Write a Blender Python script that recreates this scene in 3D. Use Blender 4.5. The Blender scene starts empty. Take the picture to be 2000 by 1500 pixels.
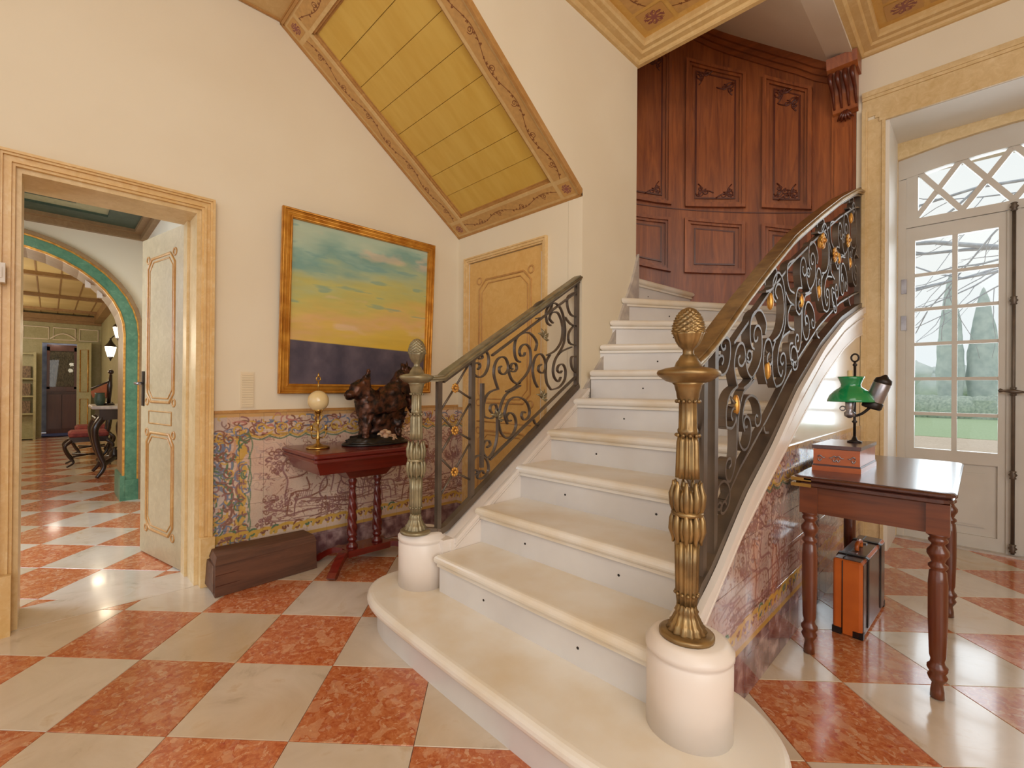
import bpy, math, random
import numpy as np
from mathutils import Vector, Matrix, noise as mnoise
random.seed(7)
PI = math.pi
scene = bpy.context.scene
COL = scene.collection

# ------------------------------------------------------------------ camera
F_PX, CX, CY = 905.135, 932.0, 753.8
FW = Vector((0.678094, 0.734970, 0.002579)).normalized()
RT = Vector((0.734935, -0.678090, 0.008076)).normalized()
UP = RT.cross(FW)
cam = bpy.data.cameras.new('camera'); camo = bpy.data.objects.new('camera', cam); COL.objects.link(camo)
m = Matrix.Identity(4)
for i in range(3):
    m[i][0] = RT[i]; m[i][1] = UP[i]; m[i][2] = -FW[i]
m[2][3] = 1.12
camo.matrix_world = m
cam.sensor_fit = 'HORIZONTAL'; cam.sensor_width = 36.0
cam.lens = 36.0 * F_PX / 2000.0
cam.shift_x = (1000 - CX) / 2000.0
cam.shift_y = (CY - 750) / 2000.0
cam.clip_start = 0.05; cam.clip_end = 400
scene.camera = camo

# ------------------------------------------------------------------ exposure, sky, lights
vs = scene.view_settings
vs.view_transform = 'Standard'; vs.look = 'None'; vs.gamma = 1.0; vs.exposure = 0.0
vs.use_curve_mapping = False
world = bpy.data.worlds.new('sky'); scene.world = world; world.use_nodes = True
nt = world.node_tree; nt.nodes.clear()
wo = nt.nodes.new('ShaderNodeOutputWorld'); bg = nt.nodes.new('ShaderNodeBackground')
tc = nt.nodes.new('ShaderNodeTexCoord'); nz = nt.nodes.new('ShaderNodeTexNoise'); nz.inputs['Scale'].default_value = 2.2
rp = nt.nodes.new('ShaderNodeValToRGB')
rp.color_ramp.elements[0].position = .35; rp.color_ramp.elements[0].color = (.90, .95, 1.0, 1)
rp.color_ramp.elements[1].position = .65; rp.color_ramp.elements[1].color = (1.0, 1.0, 1.0, 1)
nt.links.new(tc.outputs['Generated'], nz.inputs['Vector']); nt.links.new(nz.outputs['Fac'], rp.inputs['Fac'])
nt.links.new(rp.outputs['Color'], bg.inputs['Color']); bg.inputs['Strength'].default_value = 1.0
nt.links.new(bg.outputs['Background'], wo.inputs['Surface'])

def area(name, loc, target, sx, sy, power, color):
    l = bpy.data.lights.new(name, 'AREA'); l.shape = 'RECTANGLE'; l.size = sx; l.size_y = sy
    l.energy = power; l.color = color
    o = bpy.data.objects.new(name, l); COL.objects.link(o); o.location = loc
    o.rotation_euler = (Vector(target) - Vector(loc)).to_track_quat('-Z', 'Y').to_euler()
    return o
def bulb(name, loc, power, color, r=.1):
    l = bpy.data.lights.new(name, 'POINT'); l.energy = power; l.color = color; l.shadow_soft_size = r
    o = bpy.data.objects.new(name, l); COL.objects.link(o); o.location = loc; return o
WARM = (1.0, .86, .68); COOL = (.82, .90, 1.0)
area('hall_ceiling_fill', (-.6, -.6, 3.3), (1.9, 1.6, .6), 2.2, 2.2, 34, (1.0, .98, .96))  # added overhead fill for the hall; stands for no actual chandelier
area('hall_side_fill', (-1.0, -3.3, 2.0), (1.9, 2.2, 1.7), 3.0, 2.4, 92, (1.0, 1.0, 1.0))  # added fill from behind the viewer, brightens the inner wall; no window here
area('front_door_daylight', (5.5, -.2, 1.9), (2.5, .5, .9), 1.3, 2.4, 46, COOL)
bulb('stairwell_fill', (3.0, 1.1, 3.1), 1.2, WARM, .3)  # added fill for the panelling, no fitting hangs here
area('lobby_window_light', (-1.3, 4.3, 1.7), (.5, 4.1, .2), 1.0, 1.2, 40, (.62, .78, 1.0))
area('lobby_ceiling_fill', (-.8, 4.4, 2.55), (-.8, 4.4, 0), 1.4, 1.2, 15, WARM)  # added overhead fill, the lobby has no such fitting
bulb('far_room_fill', (-.9, 8.2, 1.8), 38, (1.0, .84, .62), .35)  # this and the next are added fills to brighten the room and ceiling
bulb('far_room_fill', (-.9, 11.4, 1.8), 38, (1.0, .84, .62), .35)
bulb('cabinet_room_fill', (.1, 13.9, 2.1), 4, (1.0, .85, .7), .1)  # added unseen fill for the last room

# ------------------------------------------------------------------ materials
def lin(c):
    return tuple(((x / 255.) / 12.92 if x / 255. <= .04045 else ((x / 255. + .055) / 1.055) ** 2.4) for x in c) + (1.0,)
MATS = {}
def newmat(name):
    mt = bpy.data.materials.new(name); mt.use_nodes = True
    n = mt.node_tree; n.nodes.clear()
    out = n.nodes.new('ShaderNodeOutputMaterial'); b = n.nodes.new('ShaderNodeBsdfPrincipled')
    n.links.new(b.outputs['BSDF'], out.inputs['Surface'])
    MATS[name] = mt
    return mt, n, b
def texvec(n, kind, scale=(1, 1, 1), rand=False):
    if kind == 'P':
        g = n.nodes.new('ShaderNodeNewGeometry'); s = g.outputs['Position']
    else:
        g = n.nodes.new('ShaderNodeTexCoord'); s = g.outputs['Object']
    mp = n.nodes.new('ShaderNodeMapping'); mp.inputs['Scale'].default_value = scale
    n.links.new(s, mp.inputs['Vector'])
    o = mp.outputs['Vector']
    if rand:
        oi = n.nodes.new('ShaderNodeObjectInfo'); ad = n.nodes.new('ShaderNodeVectorMath'); ad.operation = 'ADD'
        ml = n.nodes.new('ShaderNodeMath'); ml.operation = 'MULTIPLY'; ml.inputs[1].default_value = 37.0
        n.links.new(oi.outputs['Random'], ml.inputs[0]); n.links.new(o, ad.inputs[0]); n.links.new(ml.outputs[0], ad.inputs[1])
        o = ad.outputs[0]
    return o
def ramp(n, src, stops):
    r = n.nodes.new('ShaderNodeValToRGB'); cr = r.color_ramp
    while len(cr.elements) < len(stops): cr.elements.new(.5)
    for e, (p, c) in zip(cr.elements, stops):
        e.position = p; e.color = lin(c)
    n.links.new(src, r.inputs['Fac']); return r.outputs['Color']
def noise(n, vec, scale, detail=4, dist=0.0, rough=.5):
    t = n.nodes.new('ShaderNodeTexNoise'); t.inputs['Scale'].default_value = scale; t.inputs['Detail'].default_value = detail
    t.inputs['Distortion'].default_value = dist; t.inputs['Roughness'].default_value = rough
    n.links.new(vec, t.inputs['Vector']); return t.outputs['Fac']
def mix(n, a, b, fac, mode='MIX'):
    x = n.nodes.new('ShaderNodeMix'); x.data_type = 'RGBA'; x.blend_type = mode
    if isinstance(fac, float): x.inputs[0].default_value = fac
    else: n.links.new(fac, x.inputs[0])
    for v, s in ((a, x.inputs[6]), (b, x.inputs[7])):
        if isinstance(v, tuple): s.default_value = v
        else: n.links.new(v, s)
    return x.outputs[2]
def bump(n, b, src, strength, dist=.01):
    bp = n.nodes.new('ShaderNodeBump'); bp.inputs['Strength'].default_value = strength; bp.inputs['Distance'].default_value = dist
    n.links.new(src, bp.inputs['Height']); n.links.new(bp.outputs['Normal'], b.inputs['Normal'])
def M(name, c1, c2=None, rough=.5, metal=0.0, scale=6, stretch=(1, 1, 1), bmp=0.0, coat=0.0, kind='O', lo=.35, hi=.65, detail=4, dist=0.0, rand=False, spec=.5):
    mt, n, b = newmat(name)
    b.inputs['Roughness'].default_value = rough; b.inputs['Metallic'].default_value = metal
    b.inputs['Coat Weight'].default_value = coat; b.inputs['Coat Roughness'].default_value = .08
    b.inputs['Specular IOR Level'].default_value = spec
    if c2 is None: c2 = tuple(max(0, x - 14) for x in c1)
    v = texvec(n, kind, stretch, rand)
    f = noise(n, v, scale, detail, dist)
    n.links.new(ramp(n, f, [(lo, c1), (hi, c2)]), b.inputs['Base Color'])
    if bmp: bump(n, b, f, bmp)
    return mt

plaster = M('cream_plaster', (237, 226, 202), (232, 219, 193), .75, scale=1.3, kind='P', bmp=.02)
plaster_gloss = M('glossy_cream_plaster', (236, 222, 200), (230, 213, 188), .2, scale=1.6, kind='P', coat=.4)
white_plaster = M('white_plaster', (236, 226, 212), (228, 216, 200), .7, scale=2, kind='P')
def faux(name, a, b_, c, rough=.35):
    mt, n, b = newmat(name); v = texvec(n, 'P')
    f = noise(n, v, 22, 6, .8, .65); g = noise(n, v, 3, 3, .5)
    col = mix(n, ramp(n, f, [(.3, a), (.55, b_), (.72, c)]), ramp(n, g, [(.3, a), (.7, c)]), .35)
    n.links.new(col, b.inputs['Base Color']); b.inputs['Roughness'].default_value = rough
    bump(n, b, f, .06, .004); return mt
ochre = faux('ochre_faux_marble', (206, 174, 118), (224, 196, 146), (234, 212, 170))
ochre_door = faux('ochre_painted_door', (212, 162, 88), (224, 180, 108), (230, 190, 124))
ochre_line = faux('brown_painted_moulding', (176, 122, 66), (196, 146, 84), (214, 172, 112))
ochre_pale = faux('pale_door_paint_shaded', (176, 158, 124), (194, 176, 140), (206, 190, 156))  # leaf paint darkened, the lobby's shade is put into the colour
ochre_trim = faux('golden_trim_paint', (214, 170, 102), (226, 190, 130), (238, 214, 168))
ceil_wood = M('yellow_board_paint', (222, 186, 92), (214, 174, 78), .5, scale=3, stretch=(.6, 6, 2), kind='P')
ceil_band = faux('ceiling_cornice_paint', (206, 168, 108), (216, 182, 124), (228, 200, 146), .5)
ceil_frieze = faux('ceiling_frieze_ochre', (208, 158, 76), (216, 172, 92), (226, 188, 116), .5)
ceil_band_brown = faux('ceiling_moulding_brown', (170, 118, 60), (184, 136, 76), (204, 160, 100), .5)
green = faux('green_faux_marble', (52, 104, 80), (82, 134, 104), (120, 162, 130), .35)
green_dark = faux('dark_green_moulding', (42, 62, 52), (60, 80, 66), (90, 102, 84), .45)
brown_mould = faux('brown_cornice', (132, 100, 66), (152, 120, 80), (170, 140, 100), .5)
grey_green = faux('grey_green_joinery', (158, 154, 116), (176, 172, 134), (190, 186, 152), .45)
marble = M('white_stair_marble', (238, 232, 222), (226, 210, 184), .28, scale=3.0, kind='P', coat=.15, lo=.42, hi=.66, detail=6)
marble_riser = M('white_riser_marble', (226, 222, 218), (212, 206, 202), .32, scale=2.6, kind='P', coat=.1)
marble_ped = M('pink_white_marble', (238, 230, 222), (234, 220, 208), .35, scale=3, kind='P')
grey_marble = M('grey_skirting_marble', (206, 196, 184), (176, 166, 160), .35, scale=14, kind='P')
iron = M('dark_wrought_iron', (112, 98, 84), (92, 80, 70), .42, .5, scale=8, kind='P')
bronze = M('gilded_bronze', (168, 138, 90), (130, 106, 72), .34, .7, scale=18, kind='P', bmp=.1)
bronze_green = M('patinated_bronze', (158, 146, 114), (128, 116, 90), .36, .5, scale=18, kind='P', bmp=.1)
brass = M('polished_brass', (206, 170, 96), (170, 132, 68), .25, .9, scale=10)
gold = M('gilt_ornament', (224, 172, 84), (190, 130, 60), .35, .6, scale=30)
gilt_frame = M('gilt_picture_frame', (222, 162, 66), (182, 118, 36), .32, .5, scale=12)
silver = M('dull_silver_metal', (176, 172, 176), (130, 124, 128), .3, .8, scale=8)
dark_metal = M('blackened_metal', (60, 52, 48), (40, 34, 32), .4, .6, scale=10)
def woodm(name, a, b_, rough=.3, coat=.3, axis=2, kind='O', sc=1.0, spec=.5):
    st = [14, 14, 14]; st[axis] = 1.2
    mt, n, b = newmat(name); v = texvec(n, kind, tuple(s * sc for s in st))
    f = noise(n, v, 1.6, 6, 1.4, .6); g = noise(n, v, .4, 2, .3)
    col = mix(n, ramp(n, f, [(.32, a), (.68, b_)]), ramp(n, g, [(.3, a), (.7, b_)]), .4)
    n.links.new(col, b.inputs['Base Color']); b.inputs['Roughness'].default_value = rough
    b.inputs['Coat Weight'].default_value = coat; b.inputs['Coat Roughness'].default_value = .12
    bump(n, b, f, .05, .003); return mt
panel_wood = woodm('mahogany_panelling', (176, 98, 46), (108, 50, 24), .4, .08, 2, 'P')
panel_wood_h = woodm('mahogany_rail', (156, 82, 36), (112, 54, 24), .36, .15, 1, 'P')
carved_wood = woodm('carved_mahogany', (104, 44, 24), (76, 30, 18), .35, .2, 2, 'P')
table_red = woodm('red_mahogany', (122, 34, 22), (84, 20, 14), .25, .4, 0, 'O')
table_red_v = woodm('red_mahogany_turned', (112, 30, 22), (70, 18, 14), .28, .4, 2, 'O')
table_brown = woodm('brown_walnut', (124, 64, 32), (84, 40, 20), .25, .4, 1, 'O')
table_brown_v = woodm('brown_walnut_turned', (116, 58, 32), (78, 38, 22), .28, .4, 2, 'O')
table_dark = woodm('dark_polished_top', (92, 52, 40), (62, 34, 28), .26, .4, 0, 'O')
chest_wood = woodm('dark_old_chest', (116, 76, 54), (72, 46, 34), .6, .05, 0, 'O')
box_wood = woodm('orange_walnut_box', (190, 96, 28), (158, 72, 20), .3, .3, 1, 'O')
leather = M('tan_suitcase_leather', (206, 104, 36), (180, 84, 26), .35, scale=5, coat=.2, bmp=.05)
leather_dark = M('dark_leather', (92, 62, 52), (70, 46, 40), .3, scale=12, coat=.3)
black_wood = woodm('black_carved_wood', (48, 24, 20), (30, 14, 12), .3, .4, 2, 'O')
red_velvet = M('red_velvet', (150, 72, 68), (120, 52, 54), .8, scale=20)
dark_cab = woodm('dark_cabinet', (92, 50, 36), (66, 34, 26), .35, .2, 2, 'P')
paint_frame = M('grey_white_joinery', (208, 202, 192), (200, 192, 180), .45, scale=3, kind='P')
white_paint = M('white_reveal_paint', (236, 230, 220), (226, 220, 208), .5, scale=2, kind='P')
globe_cream = M('cream_opal_glass', (232, 210, 160), (224, 196, 140), .2, scale=3, coat=.5)
green_glass = M('green_opal_glass', (10, 146, 84), (6, 120, 68), .12, scale=3, coat=.8)
bronze_dark = M('mottled_dark_bronze', (96, 58, 40), (36, 24, 20), .38, .45, scale=26, bmp=.3, lo=.4, hi=.6)
black_stone = M('black_bronze_base', (44, 38, 36), (20, 18, 18), .3, .3, scale=20, bmp=.4)
pale_flower = M('pale_bronze_flower', (214, 184, 150), (176, 136, 110), .5, scale=20)
white_plastic = M('white_plastic', (228, 222, 212), (222, 214, 204), .5)
vent_m = M('cream_vent_metal', (234, 218, 188), (228, 212, 180), .5)
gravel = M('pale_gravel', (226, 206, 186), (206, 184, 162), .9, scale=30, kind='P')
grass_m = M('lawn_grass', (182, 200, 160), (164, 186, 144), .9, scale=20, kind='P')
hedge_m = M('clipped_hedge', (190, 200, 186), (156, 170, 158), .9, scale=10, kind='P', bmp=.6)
cypress_m = M('hazed_cypress_foliage', (204, 212, 208), (180, 192, 190), .9, scale=3, kind='P', bmp=.6)  # foliage washed pale, glare and haze put into the colour
tree_m = M('hazed_tree_foliage', (218, 224, 220), (200, 210, 206), .9, scale=1.5, kind='P', bmp=.6)  # distance haze put into the foliage colour
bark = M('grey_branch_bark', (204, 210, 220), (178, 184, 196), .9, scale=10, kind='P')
stone = M('pale_facade_stone', (220, 212, 198), (204, 194, 178), .8, kind='P')
slab_navy = M('navy_cloth', (40, 40, 74), (28, 28, 56), .8)
books_m = M('shelf_contents', (150, 128, 104), (84, 70, 62), .6, scale=40, stretch=(3, 3, .6), kind='P')
blue_grey = M('blue_grey_cloth', (150, 152, 170), (120, 124, 146), .7)
# glass: fresnel mix of clear and mirror
gm, gn, gb = newmat('window_glass')
gn.nodes.remove(gb)
tr = gn.nodes.new('ShaderNodeBsdfTransparent'); gl = gn.nodes.new('ShaderNodeBsdfGlossy'); gl.inputs['Roughness'].default_value = .02
fr = gn.nodes.new('ShaderNodeFresnel'); fr.inputs['IOR'].default_value = 1.3; mx = gn.nodes.new('ShaderNodeMixShader')
tr.inputs['Color'].default_value = (.96, .98, .97, 1)
gn.links.new(fr.outputs[0], mx.inputs[0]); gn.links.new(tr.outputs[0], mx.inputs[1]); gn.links.new(gl.outputs[0], mx.inputs[2])
gn.links.new(mx.outputs[0], [x for x in gn.nodes if x.type == 'OUTPUT_MATERIAL'][0].inputs['Surface'])
glass = gm
lit, ln_, lb = newmat('lit_lantern_glass')
lb.inputs['Base Color'].default_value = (1, .9, .7, 1); lb.inputs['Emission Color'].default_value = (1, .86, .62, 1); lb.inputs['Emission Strength'].default_value = 5.0
# floor marbles
def floor_marble(name, kind):
    mt, n, b = newmat(name); v = texvec(n, 'P', (1, 1, 1), True)
    b.inputs['Roughness'].default_value = .16; b.inputs['Coat Weight'].default_value = .25; b.inputs['Coat Roughness'].default_value = .06
    oi = n.nodes.new('ShaderNodeObjectInfo')
    if kind == 'w':
        f = noise(n, v, 3.0, 6, 2.2, .6); g = noise(n, v, 1.2, 3, .6)
        col = ramp(n, f, [(.30, (182, 172, 154)), (.40, (216, 208, 195)), (.60, (228, 222, 212)), (.72, (206, 184, 150))])
        col = mix(n, col, ramp(n, g, [(.42, (228, 222, 212)), (.68, (208, 180, 140))]), .4)
        tint = ramp(n, oi.outputs['Random'], [(0, (255, 246, 236)), (.5, (246, 240, 236)), (1, (238, 226, 208))])
    else:
        dn = n.nodes.new('ShaderNodeTexNoise'); dn.inputs['Scale'].default_value = 14; dn.inputs['Detail'].default_value = 4
        n.links.new(v, dn.inputs['Vector']); dm = n.nodes.new('ShaderNodeVectorMath'); dm.operation = 'MULTIPLY_ADD'
        n.links.new(dn.outputs['Color'], dm.inputs[0]); dm.inputs[1].default_value = (.09, .09, .09); n.links.new(v, dm.inputs[2]); dv = dm.outputs[0]
        def vor(sc_):
            w = n.nodes.new('ShaderNodeTexVoronoi'); w.inputs['Scale'].default_value = sc_; n.links.new(dv, w.inputs['Vector'])
            s = n.nodes.new('ShaderNodeSeparateColor'); n.links.new(w.outputs['Color'], s.inputs[0]); return w, s.outputs[0]
        w1, c1 = vor(58); w2, c2 = vor(20)
        f = noise(n, v, 44, 6, 1.0, .75)
        col = ramp(n, f, [(.34, (150, 62, 34)), (.46, (196, 108, 64)), (.56, (214, 140, 92)), (.68, (236, 196, 160))])
        cc = ramp(n, c1, [(0, (184, 96, 56)), (.45, (206, 126, 80)), (.8, (212, 140, 96)), (.9, (236, 204, 170)), (1, (176, 60, 40))])
        col = mix(n, col, cc, .55)
        big = ramp(n, c2, [(.88, (0, 0, 0)), (.90, (190, 190, 190))])
        col = mix(n, col, lin((226, 176, 138)), big)
        vn = noise(n, v, 11, 5, 3.2, .6)
        mk = ramp(n, vn, [(.61, (0, 0, 0)), (.64, (235, 235, 235)), (.67, (0, 0, 0))])
        col = mix(n, col, lin((234, 200, 164)), mk)
        tint = ramp(n, oi.outputs['Random'], [(0, (255, 246, 240)), (.5, (246, 236, 236)), (1, (236, 240, 224))])
    n.links.new(mix(n, col, tint, 1.0, 'MULTIPLY'), b.inputs['Base Color'])
    return mt
tile_w = floor_marble('white_floor_marble', 'w'); tile_o = floor_marble('orange_breccia_marble', 'o')

# ------------------------------------------------------------------ painted images, computed here
RS = np.random.RandomState(3)
def vnoise(h, w, ch, cw, seed=0):
    rs = np.random.RandomState(seed); g = rs.rand(ch + 2, cw + 2)
    y = np.linspace(0, ch, h, endpoint=False); x = np.linspace(0, cw, w, endpoint=False)
    yi = y.astype(int); xi = x.astype(int); fy = (y - yi)[:, None]; fx = (x - xi)[None, :]
    fy = fy * fy * (3 - 2 * fy); fx = fx * fx * (3 - 2 * fx)
    a = g[np.ix_(yi, xi)]; b = g[np.ix_(yi, xi + 1)]; c = g[np.ix_(yi + 1, xi)]; d = g[np.ix_(yi + 1, xi + 1)]
    return (a * (1 - fx) + b * fx) * (1 - fy) + (c * (1 - fx) + d * fx) * fy
def fbm(h, w, ch, cw, seed=0, o=4):
    r = np.zeros((h, w)); s = 0
    for k in range(o):
        a = .5 ** k; r += a * vnoise(h, w, ch * 2 ** k, cw * 2 ** k, seed + k); s += a
    return r / s
def stroke(img, pts, col, rad, alpha=.8, smooth=True):
    """pts in pixels, y up"""
    P = np.array(pts, float)
    if smooth and len(P) > 2:
        Q = []
        for i in range(len(P) - 1):
            p0 = P[max(i - 1, 0)]; p1 = P[i]; p2 = P[i + 1]; p3 = P[min(i + 2, len(P) - 1)]
            for t in np.linspace(0, 1, 8, endpoint=False):
                Q.append(.5 * ((2 * p1) + (-p0 + p2) * t + (2 * p0 - 5 * p1 + 4 * p2 - p3) * t * t + (-p0 + 3 * p1 - 3 * p2 + p3) * t ** 3))
        Q.append(P[-1]); P = np.array(Q)
    h, w = img.shape[:2]; c = np.array(col) / 255.
    n = len(P)
    for i in range(n - 1):
        a, b = P[i], P[i + 1]; L = np.hypot(*(b - a))
        x0 = int(max(0, min(a[0], b[0]) - rad - 2)); x1 = int(min(w, max(a[0], b[0]) + rad + 3))
        y0 = int(max(0, min(a[1], b[1]) - rad - 2)); y1 = int(min(h, max(a[1], b[1]) + rad + 3))
        if x1 <= x0 or y1 <= y0: continue
        yy, xx = np.mgrid[y0:y1, x0:x1]
        t = np.clip(((xx - a[0]) * (b[0] - a[0]) + (yy - a[1]) * (b[1] - a[1])) / (L * L + 1e-9), 0, 1)
        d = np.hypot(xx - a[0] - t * (b[0] - a[0]), yy - a[1] - t * (b[1] - a[1]))
        k = (np.clip(rad + .5 - d, 0, 1) * alpha)[..., None]
        img[y0:y1, x0:x1] = img[y0:y1, x0:x1] * (1 - k) + c * k
def spiral(cx, cy, r, turns=1.6, a0=0, sgn=1, n=22):
    return [(cx + r * (1 - .85 * i / n) * math.cos(a0 + sgn * turns * 2 * PI * i / n), cy + r * (1 - .85 * i / n) * math.sin(a0 + sgn * turns * 2 * PI * i / n)) for i in range(n + 1)]
def arc(cx, cy, rx, ry, a, b, n=12):
    return [(cx + rx * math.cos(a + (b - a) * i / n), cy + ry * math.sin(a + (b - a) * i / n)) for i in range(n + 1)]
def mkimage(name, arr):
    h, w = arr.shape[:2]
    im = bpy.data.images.new(name, w, h)
    a = np.ones((h, w, 4), np.float32); a[..., :3] = np.clip(arr, 0, 1)
    im.pixels.foreach_set(a.ravel()); im.update(); im.pack()
    return im
def image_mat(name, im, rough=.25, coat=0.0, uv=True, proj=None):
    mt, n, b = newmat(name)
    t = n.nodes.new('ShaderNodeTexImage'); t.image = im
    if uv:
        u = n.nodes.new('ShaderNodeUVMap'); n.links.new(u.outputs[0], t.inputs['Vector'])
    else:
        ax, a0, w, z0, h = proj
        g = n.nodes.new('ShaderNodeNewGeometry'); s = n.nodes.new('ShaderNodeSeparateXYZ'); c = n.nodes.new('ShaderNodeCombineXYZ')
        n.links.new(g.outputs['Position'], s.inputs[0])
        for o, off, sz, k in ((s.outputs[ax], a0, w, 0), (s.outputs[2], z0, h, 1)):
            q = n.nodes.new('ShaderNodeMath'); q.operation = 'SUBTRACT'; q.inputs[1].default_value = off
            d = n.nodes.new('ShaderNodeMath'); d.operation = 'DIVIDE'; d.inputs[1].default_value = sz
            n.links.new(o, q.inputs[0]); n.links.new(q.outputs[0], d.inputs[0]); n.links.new(d.outputs[0], c.inputs[k])
        n.links.new(c.outputs[0], t.inputs['Vector'])
    n.links.new(t.outputs['Color'], b.inputs['Base Color'])
    b.inputs['Roughness'].default_value = rough; b.inputs['Coat Weight'].default_value = coat; b.inputs['Coat Roughness'].default_value = .05
    return mt
def C3(c): return np.array(c, float) / 255.
MAUVE = (150, 108, 104); BROWN = (140, 96, 80); YEL = (210, 168, 84); BLUE = (120, 130, 156); PINK = (190, 130, 120); GRN = (96, 124, 96)
def azulejo(w, h, seed, left_border=True, ground=(226, 200, 178), base_h=.18, swirl=.22):
    """w,h in metres; 300 px per metre"""
    S = 340; W = int(w * S); H = int(h * S); rs = random.Random(seed)
    nn = fbm(H, W, 6, int(6 * w), seed)
    img = C3(ground)[None, None] * (1 - .16 * (nn[..., None] - .35)) 
    img = img * (1 - .05 * RS.rand(H, W)[..., None])
    # washed mauve clouds / hills
    hills = fbm(H, W, 4, int(5 * w), seed + 9, 5)
    k = np.clip((hills - .54) * 5, 0, .45)[..., None]; img = img * (1 - k) + C3((212, 174, 154)) * k
    wx = fbm(H, W, 3, int(4 * w), seed + 20, 4); wy = fbm(H, W, 12, int(12 * w), seed + 30, 4)
    for fq, col_, am in ((9, MAUVE, 1.0), (14, BROWN, .8), (6, BLUE, .6)):
        s_ = np.abs(np.sin(fq * PI * (wx + .35 * wy) + fq)); mk_ = np.clip((.22 - s_) * 6, 0, 1) * np.clip((hills - .40) * 6, 0, 1) * swirl * am
        img = img * (1 - mk_[..., None]) + C3(col_) * mk_[..., None]
    def ink(p, r=1.2, c=None, a=.75): stroke(img, p, c or (MAUVE if rs.random() < .6 else BROWN), r, a)
    x0 = .30 * S if left_border else .12 * S
    # ground lines, trees, reclining figures as loose contours
    for _ in range(int(26 * w)):
        x = rs.uniform(x0, W - 20); y = rs.uniform(.26 * S, .40 * S); L = rs.uniform(.1, .4) * S
        ink([(x + L * t, y + 5 * math.sin(3 * t + x)) for t in (0, .25, .5, .75, 1)], rs.uniform(.6, 1.4))
    for _ in range(int(3 * w) + 1):
        x = rs.uniform(x0 + 20, W - 40); y = rs.uniform(.28, .45) * S; hh = rs.uniform(.2, .36) * S
        ink([(x, y), (x + 6, y + hh * .4), (x - 5, y + hh * .7), (x + 8, y + hh)], 1.8)
        for _ in range(26):
            a = rs.uniform(0, 2 * PI); q = rs.uniform(.02, .13) * S
            ink(arc(x + 8 + q * math.cos(a), y + hh + .5 * q * math.sin(a), 6, 4, 0, 5, 5), 1.0)
    for _ in range(int(3.2 * w)):
        x = rs.uniform(x0 + 30, W - 90); y = rs.uniform(.34, .5) * S; s = rs.uniform(.13, .2) * S; f = rs.choice((-1, 1))
        ink(arc(x, y + s * 1.35, s * .22, s * .27, 0, 2 * PI, 12), 1.6, a=.9)
        ink([(x - f * .1 * s, y + s * 1.1), (x - f * .5 * s, y + s * .75), (x - f * .55 * s, y + .2 * s), (x + f * .1 * s, y - .1 * s)], 1.6, a=.9)
        ink([(x + f * .15 * s, y + s * 1.05), (x + f * .5 * s, y + s * .8), (x + f * 1.0 * s, y + .75 * s)], 1.5, a=.9)
        ink([(x + f * .3 * s, y + .7 * s), (x + f * .2 * s, y + .2 * s), (x + f * .9 * s, y + .1 * s), (x + f * 1.1 * s, y - .7 * s)], 1.6, a=.9)
        ink([(x + f * .1 * s, y - .1 * s), (x + f * .7 * s, y - .2 * s), (x + f * .8 * s, y - .8 * s)], 1.5, a=.9)
        for t in range(7):
            ink([(x + f * s * (.05 + .09 * t), y + .15 * s), (x + f * s * (.12 + .09 * t), y - .1 * s + rs.uniform(-8, 4))], .9)
    for _ in range(int(330 * w)):
        x = rs.uniform(x0, W); y = rs.uniform(.25 * S, .82 * S)
        ink([(x, y), (x + rs.uniform(-9, 9), y + rs.uniform(-7, 7)), (x + rs.uniform(-14, 14), y + rs.uniform(-9, 9))], .7, a=.42)
    for _ in range(int(9 * w)):
        x = rs.uniform(x0, W - 30); y = rs.uniform(.24, .7) * S
        for _k in range(26):
            a = rs.uniform(0, 2 * PI); q = rs.uniform(2, 26); ink(arc(x + q * math.cos(a), y + .7 * q * math.sin(a), rs.uniform(2, 5), rs.uniform(2, 4), rs.uniform(0, 6), rs.uniform(6, 10), 4), .8, a=.55)
    # top border: rocaille
    zt = H - .02 * S
    img[int(H - .022 * S):, :] = C3((206, 164, 110))
    x = .1 * S
    while x < W:
        r = rs.uniform(.05, .09) * S; f = rs.choice((-1, 1))
        for q in range(16):
            a_ = rs.uniform(0, 6.28); ink(arc(x + rs.uniform(0, 1.6) * r, H - rs.uniform(.03, .13) * S, rs.uniform(4, 14), rs.uniform(3, 9), a_, a_ + rs.uniform(1.5, 4), 7), rs.uniform(.8, 1.6), rs.choice((MAUVE, BROWN, BROWN, PINK, BLUE, YEL)), .7)
        ink(spiral(x + r, H - .1 * S, r * .5, 1.2, 0, f), 1.4, YEL, .75)
        ink([(x, H - .13 * S), (x + r, H - .15 * S), (x + 2 * r, H - .12 * S)], 2.0, YEL, .7)
        ink([(x, H - .145 * S), (x + r, H - .165 * S), (x + 2 * r, H - .135 * S)], 1.2, GRN, .8)
        x += 1.7 * r
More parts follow.
